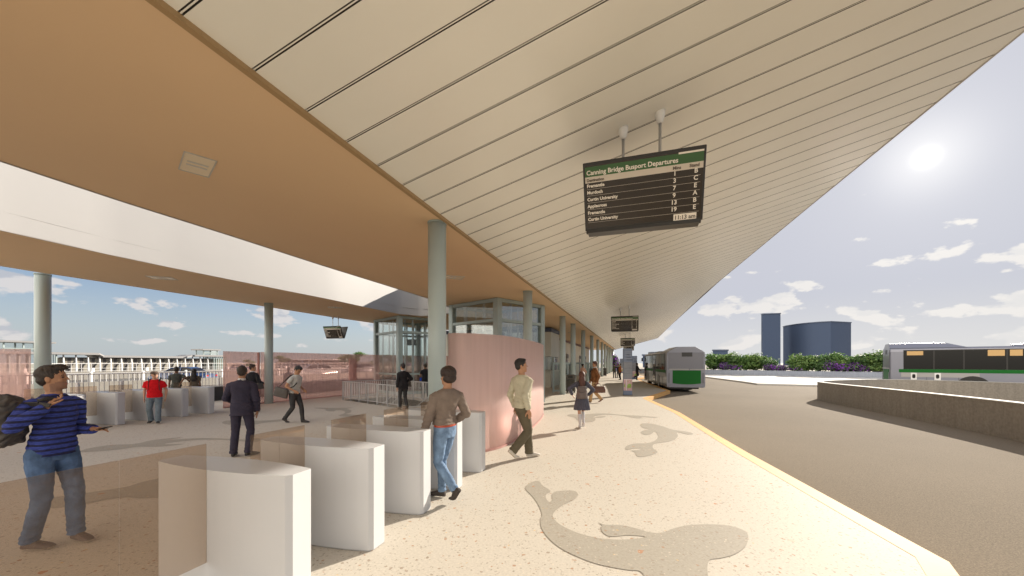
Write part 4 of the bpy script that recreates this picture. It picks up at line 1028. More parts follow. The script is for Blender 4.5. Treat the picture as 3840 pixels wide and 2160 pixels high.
ex2 = Vector((math.cos(h2), math.sin(h2))); c2 = r2-ex2*1.25
make_bus('silver bus with green stripe passing behind the curved barrier', (c2.x, c2.y, -.20), h2, 1.0)

# ================================================================ left side: parapet, fences, freeway, station
par = [(-19.6, 3.0), (-17.4, 6.8), (-15.02, 13.2), (-13.62, 17.7), (-12.9, 19.8), (-9.5, 27.2), (-5, 38)]
pq = [Vector(p) for p in par]
pa = empty('parapet', (0, 0, 0), 0, 'low dark parapet wall along the concourse edge below the picket fence', 'parapet')
ribbon('wall', pq, .30, -.3, .62, M_dark, pa); ribbon('coping', pq, .36, .622, .66, mat('parapet_cap', (.28, .28, .27), .6), pa)
M_pick = mat('picket_white', (.50, .49, .48), .5)
def fence_run(pts, n, h, z0, label, posth, post=.07, gap=.13, pick=.016, rails=(.05,), mid=None, grp='white picket fences along the freeway', mr=M_whitep, topr=.02):
    """one fence along a polyline"""
    c = empty('picket_fence', (pts[0][0], pts[0][1], z0), 0, label, 'fence', grp); o2 = Vector(pts[0])
    mr_, mp_ = MB(), MB(); tot = 0
    for a, b in zip(pts, pts[1:]):
        a, b = Vector(a)-o2, Vector(b)-o2; L_ = (b-a).length; u = (b-a)/L_; k = int(L_/gap)
        mr_.bar((a.x, a.y, h), (b.x, b.y, h), topr*2.2, topr*2)
        for r_ in rails: mr_.bar((a.x, a.y, r_), (b.x, b.y, r_), .03, .035)
        for i in range(k):
            q = a+u*(L_*i/k); mp_.bar((q.x, q.y, 0), (q.x, q.y, h), pick)
        m_ = max(1, int(round(L_/n)))
        for i in range(m_):
            q = a+u*(L_*i/m_); m = MB(); m.box((q.x, q.y, posth/2), (post, post, posth)); m.build('post', mr, c)
    mr_.build('rail', mr, c); mp_.build('pickets', M_pick, c); return c
fence_run(par, 1.13, .68, .66, 'nearest white picket fence on the dark parapet behind the far gates', .40, .085, .135, .018)
M_barr = concrete('barrier_concrete', (.30, .28, .245), .12)
def barrier(x0, ya, yb, z1, label, w=.5, mt=None):
    c = empty('crash_barrier', (0, 0, 0), 0, label, 'crash barrier', 'concrete crash barriers on the freeway'); n = 6
    pts = [Vector(ax(x0, ya+(yb-ya)*i/n)) for i in range(n+1)]
    ribbon('wall', pts, w, -.12, z1, M_barr, c); return c
barrier(-27, 4, 60, .78, 'pale concrete crash barrier nearest behind the picket fence', .35)
barrier(-33, 4, 75, .30, 'pale concrete crash barrier under the middle picket fence', .5)
barrier(-60, 8, 120, .72, 'pale concrete crash barrier before the station', .9)
fence_run([ax(-33, 6), ax(-33, 75)], 2.6, .78, .30, 'middle white picket fence on the crash barrier between carriageways', .90, .10, .28, .028)
fence_run([ax(-60, 14), ax(-60, 118)], 5., .95, .70, 'far white picket fence in front of the station', .45, .24, .8, .04, rails=(.12, .42), topr=.03)
# station: platform shelter with curved ribs
M_stw = mat('station_wall', (.34, .31, .255), .8, var=.04); M_std = mat('station_dark', (.10, .09, .085), .7)
stn = empty('train_station', (0, 0, 0), 0, 'low cream train station with curved white ribs beyond the freeway', 'train station')
y0_ = 60.; XS = -89.5
def sp(y, dx=0.): p = Vector(ax(XS, y))+B*dx; return p
def sbox(name, mt, ya, yb, d0, d1, z0, z1, parent=stn):
    a, b = sp(ya), sp(yb); m = MB(); m.prism([a+B*d0, b+B*d0, b+B*d1, a+B*d1], z0, z1); return m.build(name, mt, parent)
sbox('wall', M_stw, 60.6, 84, -3.2, -1.3, -.1, 2.55)
ys = [60+1.365*i for i in range(16)]
m = MB()
for a, b in zip(ys, ys[1:]):
    p, q = sp(a+1.365*.70, -1.28), sp(a+1.365*.98, -1.28); m.prism([p, q, q-B*.1, p-B*.1], 0, 2.5)
m.build('recess', M_std, stn)
sbox('lintel', M_std, 60.2, 81.5, -1.6, -1.1, 2.42, 2.6)
for y in ys:
    a = sp(y); m = MB(); pts = [(a.x-B.x*(.9*(1-k/6)**2), a.y-B.y*(.9*(1-k/6)**2), 2.85*(k/6 if False else 1-k/6)) for k in range(7)]
    pts = []
    for k in range(7):
        t = k/6; s = .95*(t**2); pts.append((a.x-B.x*(s*.9)+A.x*s*.35*1.0, a.y-B.y*(s*.9)+A.y*s*.35, 2.95*t))
    m.tube(pts, [.13, .13, .125, .12, .11, .10, .09], 8); m.build('rib', M_whitep, stn)
sbox('canopy_roof', M_white, 64.6, 76.6, -4.2, -.2, 2.62, 2.98)
sbox('canopy_roof', M_white, 52, 64.0, -4.5, .1, 3.02, 3.36)
sbox('canopy_roof', M_white, 78.0, 84.6, -4.5, .1, 3.0, 3.34)
m = MB()
for ya, yb, za, zb2 in ((64.0, 64.7, 3.34, 2.96), (76.6, 78.0, 2.96, 3.3)):
    a, b = sp(ya), sp(yb); m.faces([(*(a+B*.1), za), (*(b+B*-.2), zb2), (*(b-B*4.2), zb2), (*(a-B*4.5), za), (*(a+B*.1), za-.24), (*(b+B*-.2), zb2-.24), (*(b-B*4.2), zb2-.24), (*(a-B*4.5), za-.24)], [(0, 1, 2, 3), (4, 5, 6, 7), (0, 1, 5, 4), (2, 3, 7, 6)])
m.build('roof_step', M_white, stn)
for ya, yb in ((54, 59.4), (81.8, 84.3)):
    g_ = sbox('glazed_hall', M_glass, ya, yb, -3.5, -.4, 0, 3.1)
    for k in range(7):
        y = ya+(yb-ya)*k/6
        for d in (-.4, -3.5): p = sp(y, d); m = MB(); m.box((p.x, p.y, 1.55), (.14, .14, 3.1)); m.build('mullion', M_sage, g_)
for ya, yb, zt_, xr in ((54.6, 58.2, 4.9, 1.2), (80.2, 82.9, 4.55, .3)):
    g_ = sbox('lift_tower', M_glass, ya, yb, -3.2, -1.0, 3.3, zt_-.2); m = MB()
    for y in (ya, (ya+yb)/2, yb):
        for d in (-1.0, -3.2): p = sp(y, d); m.box((p.x, p.y, (3.3+zt_)/2), (.14, .14, zt_-3.3))
    p, q = sp(ya, -1), sp(yb, -1); m.bar((p.x, p.y, 3.8), (q.x, q.y, 3.8), .2, .22); m.build('frame', M_sage, g_)
    sbox('tower_roof', M_white, ya-.5, yb+xr, -4, -.4, zt_-.2, zt_+.05)

# hoarding wall, bus shelter and trees on the far embankment
hw_ = tag(MB().prism([(-62, 100), (-40, 118), (-22, 128), (-22, 128.4), (-40, 118.4), (-62, 100.4)], -.3, 1.9).build('retaining_wall', mat('wall_salmon', (.46, .38, .32), .8, var=.05)), 'low salmon retaining wall far beyond the freeway', 'wall')
sh = empty('bus_shelter', (-53, 104, 0), R(-12), 'far roadside shelter with an arched pattern on its wall', 'shelter')
m = MB(); m.box((0, 1.3, 1.2), (11.5, .15, 2.4)); m.box((-5.7, 0, 1.2), (.15, 2.6, 2.4)); m.build('wall', mat('shelter_wall', (.45, .38, .36), .7), sh)
m = MB(); m.box((0, 0, 2.5), (12.2, 3.4, .18)); m.build('roof', M_whitep, sh)
m = MB()
for r_ in (.6, 1.1, 1.6):
    m.tube([(3+r_*math.cos(a), 1.2, .3+r_*math.sin(a)) for a in [PI*k/16 for k in range(17)]], .05, 6)
m.build('arch_pattern', M_whitep, sh)
for sx in (-1.5, 0.2):
    m = MB(); m.box((sx, -1.4, 1.2), (.14, .14, 2.4)); m.build('post', M_steel, sh)
tproto = shrub_proto(1, 77, tree=True)
for k, (px, y, s, lb) in enumerate(((626, 100, .8, 'small far tree seen through the pink screen near the round column'), (715, 112, 1.15, 'far tree left of the roadside shelter'), (866, 112, 1.2, 'far tree right of the roadside shelter'), (890, 108, 1.45, 'tallest far tree beyond the freeway'),
                                    (950, 112, 1.2, 'far tree seen through the left lift glass'), (985, 118, 1.3, 'second far tree seen through the left lift'), (1030, 112, 1.2, 'third far tree seen through the left lift'), (1062, 118, 1.1, 'far tree just left of the big column'))):
    o = tproto if k == 0 else copy_tree(tproto)
    p = wp(px, y); o.location = (p[0], p[1], -.2); o.rotation_euler.z = k*1.3; o.scale = (s*1.9, s*1.9, s*1.15); tag(o, lb, 'tree', 'trees beyond the freeway')
for k, (px, s) in enumerate(((1010, 1.6), (1075, 1.6))):
    o = copy_tree(pproto); p = wp(px, 108); o.location = (*p, 0); o.scale = (s*2, s*2, s*1.5); o.rotation_euler.z = k; tag(o, ['purple blossoming bush far beyond the lift glass', 'purple blossoming bush beyond the freeway left of the big column'][k], 'flowering shrub')

# cars
def make_car(paint, label, x, y, rz, sc=1., suv=False):
    c = empty('parked_car' if False else 'car', (x, y, -.12), rz, label, 'car', 'cars driving on the freeway'); c.scale = (sc,)*3
    k_ = 1.14 if suv else 1.
    side = [(-2.25, .35), (-2.28, .62), (-2.15, .86), (-1.5, .93), (-.95, .97), (1.1, .97), (1.75, .90), (2.15, .76), (2.27, .55), (2.22, .32)]
    m = MB(); rings = []
    for yy, s, dz in ((-.88, .96, -.02), (-.84, 1, 0), (.84, 1, 0), (.88, .96, -.02)):
        rings.append([m.bm.verts.new((x_*s, yy, z_*k_+dz)) for x_, z_ in side])
    n_ = len(side)
    for a, b in zip(rings, rings[1:]):
        for i in range(n_): m.bm.faces.new((a[i], a[(i+1) % n_], b[(i+1) % n_], b[i]))
    m.bm.faces.new(rings[0]); m.bm.faces.new(rings[-1][::-1]); m.bevel(.05, 2, 35); m.build('body', paint, c, smooth=True)
    gh = [(-1.75 if suv else -1.45, .95), (-1.35 if suv else -.95, 1.36), (-.6, 1.45), (.2, 1.44), (.62, 1.36), (1.28, .95)]
    m = MB(); rings = []
    for yy, f in ((-1, 1), (1, 1)):
        rings.append([m.bm.verts.new((x_, yy*(.80 if z_ < 1 else .62), z_*k_)) for x_, z_ in gh])
    for i in range(len(gh)): m.bm.faces.new((rings[0][i], rings[0][(i+1) % 6], rings[1][(i+1) % 6], rings[1][i]))
    m.bm.faces.new(rings[0]); m.bm.faces.new(rings[1][::-1]); m.build('windows', M_bglass, c)
    m = MB(); m.faces([(x_, yy*(.63), z_*k_+.015) for yy in (-1, 1) for x_, z_ in gh[1:5]], [(0, 1, 5, 4), (1, 2, 6, 5), (2, 3, 7, 6)])
    for yy in (-1, 1):
        for i in range(5):
            a, b = gh[i], gh[i+1]; m.bar((a[0], yy*(.81 if a[1] < 1 else .635), a[1]*k_), (b[0], yy*(.81 if b[1] < 1 else .635), b[1]*k_), .06)
        m.bar((-.15, yy*.81, .95*k_), (-.2, yy*.635, 1.43*k_), .07)
    m.build('roof', paint, c)
    for xx in (-1.42, 1.42):
        for yy in (-1, 1):
            m = MB(); m.tube([(xx, yy*.70, .33), (xx, yy*.885, .33)], .335, 24); w_ = m.build('wheel', M_tyre, c)
            m = MB(); m.tube([(xx, yy*.886, .33), (xx, yy*.90, .33)], .22, 20)
            m.build('rim', M_rim, w_)
    for yy in (-1, 1):
        m = MB(); m.box((2.2, yy*.62, .66*k_), (.1, .34, .12)); m.build('headlight', M_whitep, c)
        m = MB(); m.box((-2.24, yy*.62, .72*k_), (.06, .34, .14)); m.build('tail_light', M_lens, c)
    return c
def carpaint(n, c): return mat(n, c, .3, .3, coat=.6)
P1, P2, P3, P4 = carpaint('paint_navy', (.03, .06, .16)), carpaint('paint_white', (.62, .62, .60)), carpaint('paint_grey', (.22, .22, .24)), carpaint('paint_dark', (.05, .05, .06))
CA = math.atan2(A.y, A.x)
def carat(px, y, *a, **k): p = wp(px, y); return make_car(a[0], a[1], p[0], p[1], *a[2:], **k)
carat(463, 33.5, P1, 'navy sedan behind the picket fence and the embracing couple', PI+R(8), 1.0)
carat(792, 42.5, P2, 'white five-door car seen through the pink screen right of the column', PI+R(38), 1.0, suv=True)
carat(895, 60, P3, 'grey car seen through the pink screen near the far lift', PI+R(35))
carat(598, 78, P1, 'dark blue car at the left end of the long pink screen', CA-R(60)+PI)
carat(775, 92, P4, 'dark car just behind the fence above the white car', CA+R(200))
carat(736, 96, P4, 'dark high-roofed car near the roadside shelter', PI+R(15), 1.5, suv=True)
carat(915, 84, P3, 'distant grey car right of the tall pink post', PI+R(35), 1.1)
# ================================================================ people
V = Vector
SKIN = {k: mat('skin_'+k, c, .55, spec=.4, var=.06, vscale=12) for k, c in dict(fair=(.52, .29, .19), tan=(.40, .21, .12), olive=(.44, .23, .13), brown=(.17, .085, .05), dark=(.07, .04, .028)).items()}
BEARD = mat('stubble', (.29, .155, .10), .7); LIPS = mat('lips', (.38, .14, .11), .5); EYED = mat('eye_dark', (.03, .02, .015), .3); EYEW = mat('eye_white', (.6, .57, .52), .4)
def cloth(n, c, var=.12, sc=9, rough=.88, bump=.25): return mat('cloth_'+n, c, rough, var=var, vscale=sc, bump=bump, bscale=120, spec=.2)
def loft(bm, rings, n=16, ex=2.):
    rr = []
    for c, xa, ya, rx, ry in rings:
        vs = []
        for k in range(n):
            a = 2*PI*k/n; ca, sa = math.cos(a), math.sin(a)
            u = math.copysign(abs(ca)**(2/ex), ca); w = math.copysign(abs(sa)**(2/ex), sa)
            vs.append(bm.verts.new(c+xa*(u*rx)+ya*(w*ry)))
        rr.append(vs)
    for a, b in zip(rr, rr[1:]):
        for k in range(n): bm.faces.new((a[k], a[(k+1) % n], b[(k+1) % n], b[k]))
    bm.faces.new(rr[0][::-1]); bm.faces.new(rr[-1])
def chain(bm, pts, rs, n=12, flat=1., ref=V((0, 1, 0)), round_=(True, True)):
    """tapering rounded limb through pts"""
    pts = [V(p) for p in pts]; rings = []
    def fr(t):
        x = t.cross(ref)
        x = x.normalized() if x.length > .05 else t.cross(V((1, 0, 0))).normalized()
        return x, x.cross(t).normalized()
    t0_ = (pts[1]-pts[0]).normalized(); x, y = fr(t0_)
    if round_[0]:
        for q, s in ((-.9, .35), (-.55, .8)): rings.append((pts[0]+t0_*rs[0]*q, x, y, rs[0]*s, rs[0]*s*flat))
    for i, p in enumerate(pts):
        t = (pts[min(i+1, len(pts)-1)]-pts[max(i-1, 0)]).normalized(); x, y = fr(t); rings.append((p, x, y, rs[i], rs[i]*flat))
    t1_ = (pts[-1]-pts[-2]).normalized()
    if round_[1]:
        for q, s in ((.55, .8), (.9, .35)): rings.append((pts[-1]+t1_*rs[-1]*q, x, y, rs[-1]*s, rs[-1]*s*flat))
    loft(bm, rings, n)
def ell(bm, c, r, rot=None, n=16):
    M = Matrix.Translation(V(c)) @ (rot.to_4x4() if rot else Matrix.Identity(4)) @ Matrix.Diagonal((*r, 1))
    bmesh.ops.create_uvsphere(bm, u_segments=n, v_segments=max(6, n*2//3), radius=1, matrix=M)
def ik(a, b, l1, l2, hint):
    a, b, h = V(a), V(b), V(hint); d = b-a; L_ = min(d.length, (l1+l2)*.998); u = d.normalized(); b = a+u*L_
    x = (l1*l1-l2*l2+L_*L_)/(2*L_); r = math.sqrt(max(0, l1*l1-x*x)); n_ = h-u*h.dot(u); n_ = n_.normalized() if n_.length > 1e-4 else V((0, 1, 0))
    return a+u*x+n_*r, b
def union(name, bm, vox, mats, parent, smooth=3, wr=0., wsc=(14, 14, 34), seed=0., matfn=None, disp=None):
    me = bpy.data.meshes.new('t'); bm.normal_update(); bm.to_mesh(me); bm.free()
    ob = bpy.data.objects.new('t', me); COL.objects.link(ob)
    r = ob.modifiers.new('r', 'REMESH'); r.mode = 'VOXEL'; r.voxel_size = vox; r.adaptivity = 0
    if smooth: s = ob.modifiers.new('s', 'SMOOTH'); s.factor = .5; s.iterations = smooth
    dg = bpy.context.evaluated_depsgraph_get(); dg.update()
    m2 = bpy.data.meshes.new_from_object(ob.evaluated_get(dg)); bpy.data.objects.remove(ob); bpy.data.meshes.remove(me)
    m2.name = name; m2.materials.clear()
    for x in (mats if isinstance(mats, (list, tuple)) else [mats]): m2.materials.append(x)
    if wr or disp:
        ns = [v.normal.copy() for v in m2.vertices]
        for v, nn in zip(m2.vertices, ns):
            c = v.co; q = V((c.x*wsc[0]+seed, c.y*wsc[1], c.z*wsc[2]+c.x*8))
            a = wr*(noise.noise(q)+.5*noise.noise(q*2.1)) if wr else 0
            if disp: a += disp(c)
            v.co = c+nn*a
    for p in m2.polygons: p.use_smooth = True
    if matfn:
        for p in m2.polygons: p.material_index = matfn(p.center)
    o = bpy.data.objects.new(name, m2); COL.objects.link(o); o.parent = parent
    return o
def hand(bm, w, d, nrm, side, curl=.35, sp=1.):
    """palm, four fingers and a thumb; w wrist, d pointing direction, nrm out of the back of the hand, side +1 right"""
    d = d.normalized(); n_ = (nrm-d*nrm.dot(d)).normalized(); s = d.cross(n_)*side      # s: towards the thumb
    loft(bm, [(w-d*.015, s, n_, .024, .019), (w+d*.02, s, n_, .030, .017), (w+d*.06, s, n_, .040, .0155), (w+d*.092, s, n_, .038, .013)], 12, 2.6)
    for k, (o_, ln) in enumerate(((.029, .072), (.0095, .080), (-.0105, .074), (-.030, .058))):
        p = w+d*(.088-.004*abs(k-1.2))+s*o_; a = curl*(1+.12*k); pts = [p]; dd = d+s*(o_*1.6*sp)
        dd.normalize()
        for f in (.42, .32, .26):
            ax_ = dd.cross(n_).normalized(); dd = (Matrix.Rotation(a, 3, ax_) @ dd)
            if dd.dot(n_) > 0 and curl > 0 and pts[-1] is p: dd = (Matrix.Rotation(-2*a, 3, ax_) @ dd)
            pts.append(pts[-1]+dd*ln*f)
        chain(bm, pts, [.0093, .0088, .0080, .0068], 8)
    p = w+d*.025+s*.026; dd = (d*.62+s*.75-n_*.35).normalized(); q = p+dd*.042; d2 = (d*.9+s*.25-n_*.45).normalized(); chain(bm, [p, q, q+d2*.032, q+d2*.032+(d-n_*.5).normalized()*.024], [.0145, .0115, .0098, .008], 8)
def person(label, x, y, theta, h, L_=(-.1, 0, 0, 0, 0), R_=(.1, 0, 0, 0, 0), lean=.02, leanx=0., twist=0., hl=(-.24, .04, .82), hr=(.24, .04, .82), el=(-.5, -1, 0), er=(.5, -1, 0),
           head=(0, 0), skin='tan', hair='short', hairc=(.02, .014, .01), top='shirt', topc=None, sleeve='long', hem=-.06, leg='trousers', legc=None, legr=1., shoe=None, sole=None, vox=.009, fat=1., sw=1., beard=False,
           under=None, belt=None, seated=None, hc=(.35, .35), cap=None, hn=(None, None), hd=(None, None), wr=.006, face=True, name='person', sx=1., tw=1.):
    s = h/1.75; c = empty(name, (x, y, 0), R(theta)-PI/2, label, 'person'); c.scale = (s*sx, s*sx, s)
    UP, X, Y = V((0, 0, 1)), V((1, 0, 0)), V((0, 1, 0))
    tl, sh_ = .425, .415
    # feet
    ft = []
    for f, sd in ((L_, -1), (R_, 1)):
        fx, fy, lift, pitch, yaw = f; pr = R(pitch); yw = R(yaw)
        tdir = V((-math.sin(yw), math.cos(yw), 0)); ball = V((fx, fy, .012+lift))+tdir*.10
        hdir = -tdir*math.cos(pr)+UP*math.sin(pr); up2 = UP*math.cos(pr)+tdir*math.sin(pr)
        ankle = ball+hdir*.125+up2*.075
        ft.append((ball, tdir, hdir, up2, ankle))
    if seated: pz = seated
    else:
        pz = .94
        for (ball, _, _, _, an), sd in zip(ft, (-1, 1)):
            hx = an-V((sd*.09, 0, 0)); reach = (tl+sh_)*.992; hd2 = hx.x**2+hx.y**2
            pz = min(pz, an.z+math.sqrt(max(.01, reach**2-hd2))+.015)
    P = V((0, 0, pz)); hips = [P+V((-.09, 0, -.015)), P+V((.09, 0, -.015))]
    knees = []
    for i in (0, 1):
        k, a = ik(hips[i], ft[i][4], tl, sh_, ft[i][1]+V(((-.05, .05)[i], .15, 0)) if not seated else V((0, 1, .6))); knees.append(k)
    def spine(dz):
        f = max(0, dz)/.55; return P+UP*dz+V((leanx*f*f*1.0, lean*(f**1.3), 0))+V((0, .012*math.sin(f*PI), 0))
    def axes(dz):
        a = R(twist)*min(1, max(0, dz/.4)); return V((math.cos(a), math.sin(a), 0)), V((-math.sin(a), math.cos(a), 0))
    TR = [(-.10, .150, .098, .0), (-.03, .168, .112, .0), (.03, .168, .115, 0), (.10, .150, .102, .004), (.16, .138*fat, .098*fat, .008), (.24, .142*fat, .104*fat, .010), (.32, .160, .112, .008), (.40, .172*sw, .112, .0), (.455, .165*sw, .098, -.008), (.50, .120*sw, .078, -.014), (.535, .072, .062, -.012)]
    TR = [(a_, b_*tw, c_*(tw+1)/2, d_) for a_, b_, c_, d_ in TR]
    def torso(bm, a0, a1, gr, grz=None, flare=0.):
        rings = []
        for dz, rx, ry, yo in TR:
            if dz < a0-.001 or dz > a1+.001: continue
            xa, ya = axes(dz); fl = flare*max(0, (.12-dz)/.2)
            rings.append((spine(dz)+ya*yo, xa, ya, rx+gr+fl, ry+gr*1.1+fl))
        loft(bm, rings, 20, 2.25)
    xa, ya = axes(.45); sc_ = spine(.44); shd = [sc_-xa*.172*sw+ya*-.008, sc_+xa*.172*sw+ya*-.008]
    el_, hw_ = [], []
    for i, (tg, hint) in enumerate(((hl, el), (hr, er))):
        e, w = ik(shd[i], V(tg), .285, .25, hint); el_.append(e); hw_.append(w)
    # head frame
    yw, pt = R(head[0]), R(head[1]); nb = spine(.545)+V((0, -.006, 0))
    Hm = Matrix.Translation(nb+UP*.045) @ Matrix.Rotation(yw, 4, 'Z') @ Matrix.Rotation(-pt, 4, 'X') @ Matrix.Translation((0, .0, -.015))
    Hi = Hm.inverted(); hv = lambda p: Hm @ V(p); H3 = Hm.to_3x3(); HX, HY_, HZ = H3 @ X, H3 @ Y, H3 @ UP
    bm = bmesh.new()
    torso(bm, -.10, .535, -.004)
    chain(bm, [spine(.50), nb+UP*.02, hv((0, -.012, .05))], [.062, .055, .056], 14)
    prof = [(0, .026, .070, .028), (.012, .040, .084, .01), (.03, .052, .089, -.02), (.055, .060, .090, -.05), (.085, .067, .089, -.075), (.115, .073, .084, -.09), (.15, .077, .088, -.098), (.185, .072, .077, -.093), (.21, .056, .052, -.075), (.228, .022, .012, -.035)]
    loft(bm, [(hv((0, (yf+yb)/2, z)), HX, HY_, w, (yf-yb)/2) for z, w, yf, yb in prof], 22, 2.15)
    if face:
        loft(bm, [(hv((0, .086, .122)), HX, HZ, .010, .012), (hv((0, .104, .096)), HX, HZ, .014, .012), (hv((0, .110, .088)), HX, HZ, .011, .008)], 8)
        for k in (-1, 1):
            ell(bm, hv((k*.076, -.012, .103)), (.010, .020, .031), H3, 10); ell(bm, hv((k*.030, .079, .137)), (.020, .012, .007), H3, 8); ell(bm, hv((k*.042, .062, .088)), (.02, .02, .02), H3, 8)
        ell(bm, hv((0, .084, .056)), (.024, .012, .007), H3, 8); ell(bm, hv((0, .083, .046)), (.021, .012, .007), H3, 8); ell(bm, hv((0, .076, .014)), (.022, .016, .014), H3, 8)
    for i, sd in ((0, -1), (1, 1)):
        chain(bm, [shd[i], (shd[i]+el_[i])/2, el_[i]], [.048, .042, .035], 12); chain(bm, [el_[i], el_[i].lerp(hw_[i], .35), hw_[i]], [.036, .035, .023], 12)
        d = V(hd[i]) if hd[i] else (hw_[i]-el_[i]).normalized(); n_ = V(hn[i]) if hn[i] else V((sd, 0, .0))
        hand(bm, hw_[i], d, n_, -sd if False else sd, hc[i])
        chain(bm, [hips[i], hips[i].lerp(knees[i], .4), knees[i]], [.082, .070, .048], 12); chain(bm, [knees[i], knees[i].lerp(ft[i][4], .3), ft[i][4]], [.049, .050, .034], 12)
        ball, td, hd_, u2, an = ft[i]; chain(bm, [an+hd_*.01-u2*.02, ball+u2*.035, ball+td*.03+UP*.025], [.026, .022, .012], 10)
    def mf(co):
        q = Hi @ co
        if q.z < -.02 or q.z > .24 or abs(q.x) > .1 or abs(q.y) > .14: return 0
        if q.y > .05:
            if .016 < abs(q.x) < .043 and .109 < q.z < .121: return 3
            if .012 < abs(q.x) < .047 and .133 < q.z < .142: return 3
            if abs(q.x) < .024 and .044 < q.z < .058 and q.y > .076: return 2
        if beard and q.z < .074 and q.y > -.01 and not (q.z > .06 and q.y < .03): return 1
        return 0
    body = union('body', bm, vox, [SKIN[skin], BEARD, LIPS, EYED], c, 2 if vox < .008 else 1, matfn=mf if face else None)
    # hair
    HM = mat('hair', hairc, .6, var=.3, vscale=30, bump=.5, bscale=90) if not isinstance(hairc, bpy.types.Material) else hairc
    if hair:
        bm = bmesh.new()
        if hair == 'cap':
            ell(bm, hv((0, -.004, .186)), (.104, .126, .060), H3); ell(bm, hv((0, .095, .170)), (.07, .045, .014), H3); ell(bm, hv((0, -.045, .11)), (.080, .062, .05), H3)
        else:
            ell(bm, hv((0, -.018, .158)), (.086, .102, .088), H3); ell(bm, hv((0, -.052, .105)), (.074, .056, .065), H3); ell(bm, hv((0, .035, .205)), (.058, .052, .034), H3)
            for k in (-1, 1): ell(bm, hv((k*.068, .012, .135)), (.014, .022, .035), H3, 8)
            if hair == 'quiff': ell(bm, hv((0, .052, .215)), (.055, .052, .034), H3); ell(bm, hv((0, .0, .215)), (.07, .07, .03), H3); ell(bm, hv((.0, .085, .208)), (.045, .03, .018), H3)
            if hair == 'full': ell(bm, hv((0, -.02, .165)), (.100, .118, .094), H3); ell(bm, hv((0, -.045, .095)), (.092, .082, .07), H3)
            if hair == 'bun': ell(bm, hv((0, -.075, .235)), (.034, .034, .034), H3, 10)
            if hair == 'lowbun': ell(bm, hv((0, -.105, .17)), (.055, .045, .055), H3, 10)
            if hair == 'afro': ell(bm, hv((0, -.03, .14)), (.115, .125, .12), H3); ell(bm, hv((0, -.06, .04)), (.11, .07, .1), H3)
            if hair == 'long':
                ell(bm, hv((0, -.03, .13)), (.095, .100, .105), H3); a = hv((0, -.06, .06)); b = spine(.34)+V((0, -.13, 0))
                loft(bm, [(a, X, Y, .085, .05), (a.lerp(b, .45), X, Y, .105, .045), (b, X, Y, .105, .035), (b-UP*.08, X, Y, .07, .022)], 14)
        ho = union('hair' if hair != 'cap' else 'cap', bm, max(vox*.8, .006), HM if not cap else cap, c, 2, wr=.005 if hair != 'afro' else .014, wsc=(30, 30, 30) if hair in ('cap', 'afro') else (60, 22, 40), seed=h*10)
        if hair == 'cap':
            bm = bmesh.new(); ell(bm, hv((0, -.03, .11)), (.082, .074, .055), H3); union('hair', bm, vox, HM, c, 2, wr=.004, wsc=(50, 50, 50))
    # legwear
    g = .014*legr
    if leg in ('trousers', 'jeans'):
        bm = bmesh.new(); torso(bm, -.10, .10, .006)
        for i in (0, 1):
            an = ft[i][4]; k = knees[i]; hp = hips[i]+UP*-.01; end = an+(k-an).normalized()*(.01 if leg == 'jeans' else -.005)-UP*.02
            chain(bm, [hp, hp.lerp(k, .3), hp.lerp(k, .65), k], [.094+g*.3, .088+g*.5, .072+g*.7, .060+g*.7], 14)
            chain(bm, [k, k.lerp(end, .35), k.lerp(end, .75), end], [.060+g*.7, .057+g, .050+g*1.1, .050+g*1.3], 14, round_=(True, False))
        kz = [(k.z, k) for k in knees]
        def dsp(co):
            w = .003*sum(math.exp(-((co-kk).length/.11)**2)*math.sin(co.z*95+co.x*20) for _, kk in kz)
            for f in ft: w += .006*math.exp(-((co-f[4]-UP*.03).length/.09)**2)*math.sin(co.z*120+co.x*25)
            return w
        union('trousers' if leg == 'trousers' else 'jeans', bm, vox, legc, c, 2, wr=wr*.9, wsc=(11, 11, 11), seed=h*7+x, disp=dsp)
    elif leg == 'skirt':
        bm = bmesh.new(); loft(bm, [(P+UP*.10, X, Y, .15, .115), (P+UP*.0, X, Y, .185, .14), (P-UP*.18, X, Y, .215, .17), (P-UP*.36, X, Y, .25, .20)], 24)
        union('skirt', bm, vox, legc, c, 2, disp=lambda co: .010*math.cos(math.atan2(co.y, co.x)*16)*max(0, min(1, (P.z+.08-co.z)/.3)))
        bm = bmesh.new()
        for i in (0, 1): chain(bm, [knees[i].lerp(ft[i][4], .18), knees[i].lerp(ft[i][4], .4), knees[i].lerp(ft[i][4], .8), ft[i][4]], [.052, .055, .042, .04], 12)
        union('socks', bm, vox, shoe, c, 1)
    # top
    if top:
        bm = bmesh.new(); gr = .012 if top == 'shirt' else (.018 if top == 'sweater' else .024)
        lo_ = hem; a = []
        TRs = [(dz, rx, ry, yo) for dz, rx, ry, yo in TR if dz > lo_+.02]
        xa0, ya0 = axes(lo_); w0_ = (.160 if lo_ > -.12 else .172)*tw
        rings = [(spine(0)*1.0+UP*lo_, xa0, ya0, w0_+gr+(.014 if top == 'jacket' else .004), .112+gr+(.012 if top == 'jacket' else .004))]
        for dz, rx, ry, yo in TRs:
            q1, q2 = axes(dz); b_ = .006 if top == 'sweater' and .02 < dz < .15 else 0
            cut = gr if dz < .52 else gr*.5
            if top in ('jacket', 'sweater') and dz < .2: rx = max(rx, .152*fat*tw); ry = max(ry, .108*fat)
            rings.append((spine(dz)+q2*yo, q1, q2, rx+cut+b_, ry+cut+b_))
        loft(bm, rings, 22, 2.3)
